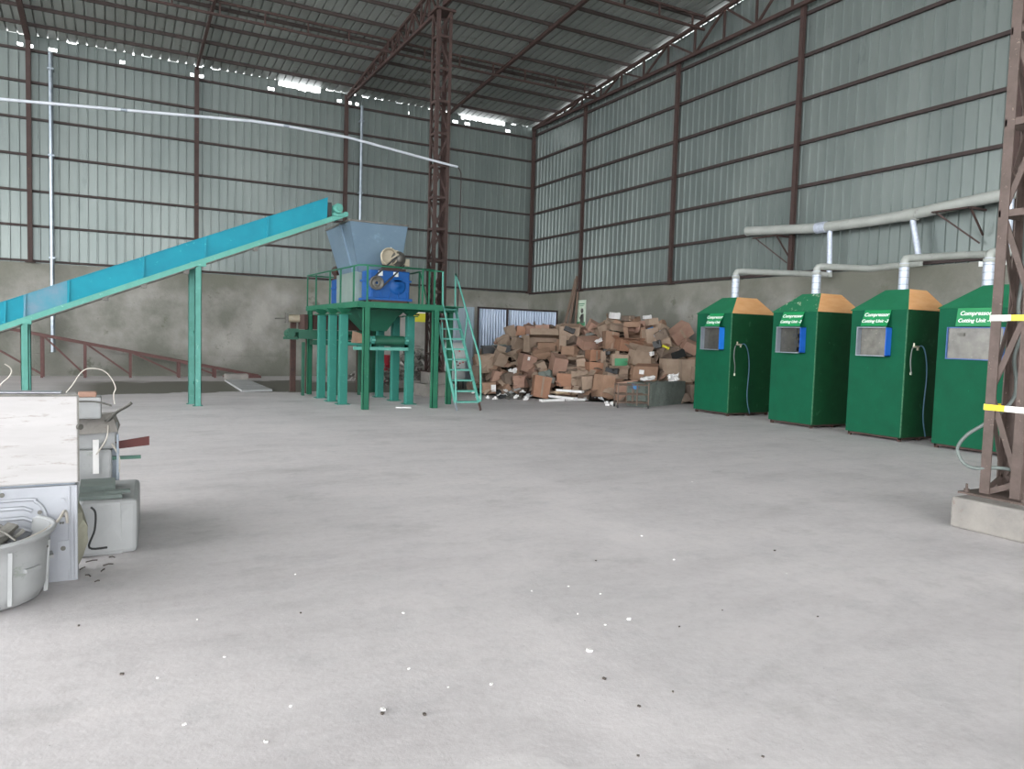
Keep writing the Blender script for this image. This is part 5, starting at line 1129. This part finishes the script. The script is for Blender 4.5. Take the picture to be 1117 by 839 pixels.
for k in range(60):
    a = rt_.uniform(0, 6.28); r = rt_.uniform(0, .26); c = Vector((cx+r*math.cos(a), cy+r*math.sin(a), rt_.uniform(.2, .39))); M3 = Euler((rt_.uniform(-.7, .7), rt_.uniform(-.7, .7), rt_.uniform(0, 6))).to_matrix()
    b.obox(c, (rt_.uniform(.06, .18), rt_.uniform(.03, .08), .02), M3)
    if k % 4 == 0: b.tube(catmull([c, c+Vector((.06, .05, .05)), c+Vector((.14, 0, 0))], 4), .007, 6)
tag(b.build('scrap_metal', M['scrapm']), 'loose metal scrap filling the grey tub', 'scrap', kind='stuff')
# pale block and bits behind
t = thing('pale_block', (0, 6.2, 0), 'pale grey translucent plastic box standing right of the appliances', 'box')
b = MB(); b.hexa([(-.22, 5.62, 0), (.15, 5.66, 0), (.19, 6.4, 0), (-.18, 6.4, 0), (-.2, 5.60, .375), (.155, 5.68, .365), (.19, 6.38, .38), (-.18, 6.4, .38)]); b.build('body', M['block'], t, bevel=.03)
b = MB(); b.hexa([(-.16, 5.66, .0), (.06, 5.655, .0), (.06, 5.67, .0), (-.16, 5.67, .0), (-.16, 5.635, .36), (.05, 5.645, .36), (.05, 5.67, .36), (-.16, 5.67, .36)]); b.build('front_ledge', M['block'], t, bevel=.01)
b = MB(); b.box((-.2, 5.7, .375), (.06, 5.85, .40)); b.box((-.05, 5.75, .40), (.11, 5.83, .415)); b.box((-.2, 5.9, .385), (.02, 6.2, .43)); tag(b.build('slat_bundle', M['slat']), 'dark green grey slats lying on the pale plastic box', 'scrap')
b = MB(); vs = []; 
for i in range(9):
    z = i*.047+.05; vs += [(-.19, 5.30, z), (-.185+.05*math.sin(i*.42)+.008*math.sin(i*3), 5.33, z), (-.185+.04*math.sin(i*.42), 5.5, z), (-.19, 5.5, z)]
b.add(vs, [(i*4+j, i*4+(j+1) % 4, (i+1)*4+(j+1) % 4, (i+1)*4+j) for i in range(8) for j in range(4)]+[(0, 1, 2, 3), (35, 34, 33, 32)]); tag(b.build('insulation_foam', M['insul']), 'yellowed torn foam sticking out beside the zinc cabinet', 'foam')
b = MB(); b.tube(catmull([(-.12, 5.36, .40), (-.095, 5.36, .36), (-.10, 5.36, .25), (-.13, 5.36, .14), (-.03, 5.38, .125)], 5), .007, 6); tag(b.build('black_wire', M['black']), 'short black wire beside the yellowed foam', 'wire')
t = thing('radiator_unit', (-.05, 6.6, 0), 'grey and pale metal unit behind the white appliance', 'appliance')
b = MB(); b.box((-.30, 6.48, 0), (.0, 6.95, .60)); b.box((-.28, 6.5, .60), (.04, 6.9, .80)); b.build('body', M['tub'], t, bevel=.02)
b = MB(); b.box((-.13, 6.46, .42), (-.09, 6.48, .68)); b.build('white_strip', M['paper'], t)
b = MB(); b.box((.03, 6.46, .36), (.045, 6.49, .72)); b.build('edge_post', M['hood'], t)
b = MB(); b.hexa([(-.3, 6.45, .72), (.04, 6.45, .74), (.06, 6.9, .74), (-.3, 6.9, .72), (-.3, 6.5, .84), (.0, 6.5, .88), (.02, 6.8, .86), (-.3, 6.8, .84)]); b.build('dusty_bag', M['plinth'], t)
b = MB(); b.box((-.3, 6.3, .86), (-.07, 6.5, 1.02)); tag(b.build('small_box', M['tub'], bevel=.01), 'pale grey box behind the top corner of the white appliance', 'box')
b = MB(); b.box((-.22, 6.3, 1.02), (-.1, 6.4, 1.06)); tag(b.build('brick_piece', M['cardpink'], bevel=.01), 'pinkish brick coloured piece on the pale grey box', 'brick')
b = MB(); b.tube(catmull([(-.24, 6.2, 1.0), (-.1, 6.2, .995), (.0, 6.2, .965)], 4), .007, 6); tag(b.build('dark_rod', M['greycast']), 'thin dark rod poking out right of the white appliance', 'rod')
b = MB(); b.tube(catmull([(-.04, 6.5, .82), (-.02, 6.35, .84), (.03, 6.25, .91), (.10, 6.2, .96), (.13, 6.2, .985)], 4), [.016]*17, 6, flat=.5); tag(b.build('metal_strip', M['greycast']), 'bent grey brown metal strip pointing up to the right', 'strip')
b = MB(); P = [(.02, 6.5, .655), (.10, 6.5, .665), (.26, 6.5, .69), (.26, 6.5, .62), (.05, 6.5, .60)]; b.prism([P[0], P[4], P[3], P[2]], (0, .02, 0)); tag(b.build('maroon_bar', M['redbar']), 'short maroon flat bar sticking out to the right', 'bar')
b = MB(); b.box((-.0, 6.5, .515), (.20, 6.53, .54)); tag(b.build('green_strip', M['greenbar']), 'narrow green strip below the maroon bar', 'strip')
b = MB(); b.box((-.02, 6.6, 0), (.05, 6.64, .66)); 
b.build('post', M['hood'], t)
def cable(pts, Y, r, label):
    P = [at(x, y, Y=Y) for x, y in pts]; b = MB(); b.tube(catmull(P, 6), r, 6); tag(b.build('white_cable', M['cable']), label, 'cable', 'loose white cables')
cable([(64, 431), (70, 430), (79, 420), (88, 407), (97, 402), (112, 404), (121, 412), (126, 423), (124, 430), (125, 441)], 5.3, .0035, 'thin white cable arching above the white appliance')
cable([(118, 464), (117, 476), (112, 486), (105, 496)], 6.45, .006, 'short white cable hanging above the pale box')
cable([(122, 484), (127, 492), (130, 500), (130, 515)], 6.47, .008, 'white cable end beside the maroon bar')
cable([(5, 397), (11, 401), (12.5, 406), (9, 412), (3, 417), (-2, 424), (-3, 431)], 5.3, .0035, 'short white cable curl above the left end of the white appliance')

for k, (x, y, L, a) in enumerate([(100, 612, .07, .3), (112, 622, .05, 1.2), (118, 616, .06, .2), (96, 628, .05, 2.2), (106, 634, .03, .5), (90, 620, .05, 1.0), (122, 608, .04, 2.6)]):
    p = at(x, y, Z=.004); dv = Vector((math.cos(a), math.sin(a), 0))*L/2; b = MB(); b.tube([p-dv, p+Vector((.004, .006, .003)), p+dv], .004, 5); tag(b.build('twig', M['grit']), 'thin dark twig on the floor beside the zinc cabinet', 'twig', 'dark twigs on the floor beside the zinc cabinet')
# ------------------------------------------------------------------ specks on the floor
rw = random.Random(2)
chips = [(643, 711, .02), (686, 676, .014), (418, 775, .014), (536, 747, .010), (440, 669, .009), (290, 810, .012), (201, 791, .010), (630, 670, .008), (660, 682, .008), (446, 730, .008), (580, 645, .006), (655, 648, .008), (245, 717, .007), (172, 740, .008), (322, 627, .008), (317, 771, .008), (215, 676, .007), (858, 626, .007), (735, 611, .01), (755, 526, .012), (537, 746, .006), (489, 750, .006), (700, 585, .01), (620, 640, .008)]
for x, y, s in chips:
    p = at(x, y, Z=0); b = MB(); b.obox(p+Vector((0, 0, s*.35)), (s*1.4, s, s*.6), Euler((rw.uniform(-.2, .2), rw.uniform(-.2, .2), rw.uniform(0, 3))).to_matrix()); tag(b.build('chip', M['chip']), 'tiny white chip lying on the bare concrete floor', 'chip', 'white chips on the floor')
for x, y, s in [(86, 683, .01), (328, 669, .009), (659, 741, .012), (697, 771, .01), (734, 755, .008), (417, 779, .012), (463, 780, .012), (133, 736, .012), (650, 612, .01), (845, 601, .012), (696, 825, .008), (832, 826, .008), (892, 673, .008), (741, 684, .008), (788, 666, .007)]:
    p = at(x, y, Z=0); b = MB(); b.obox(p+Vector((0, 0, s*.3)), (s*1.3, s, s*.6), Euler((0, 0, rw.uniform(0, 3))).to_matrix()); tag(b.build('pebble', M['grit']), 'tiny dark pebble lying on the bare concrete floor', 'pebble', 'dark pebbles on the floor')
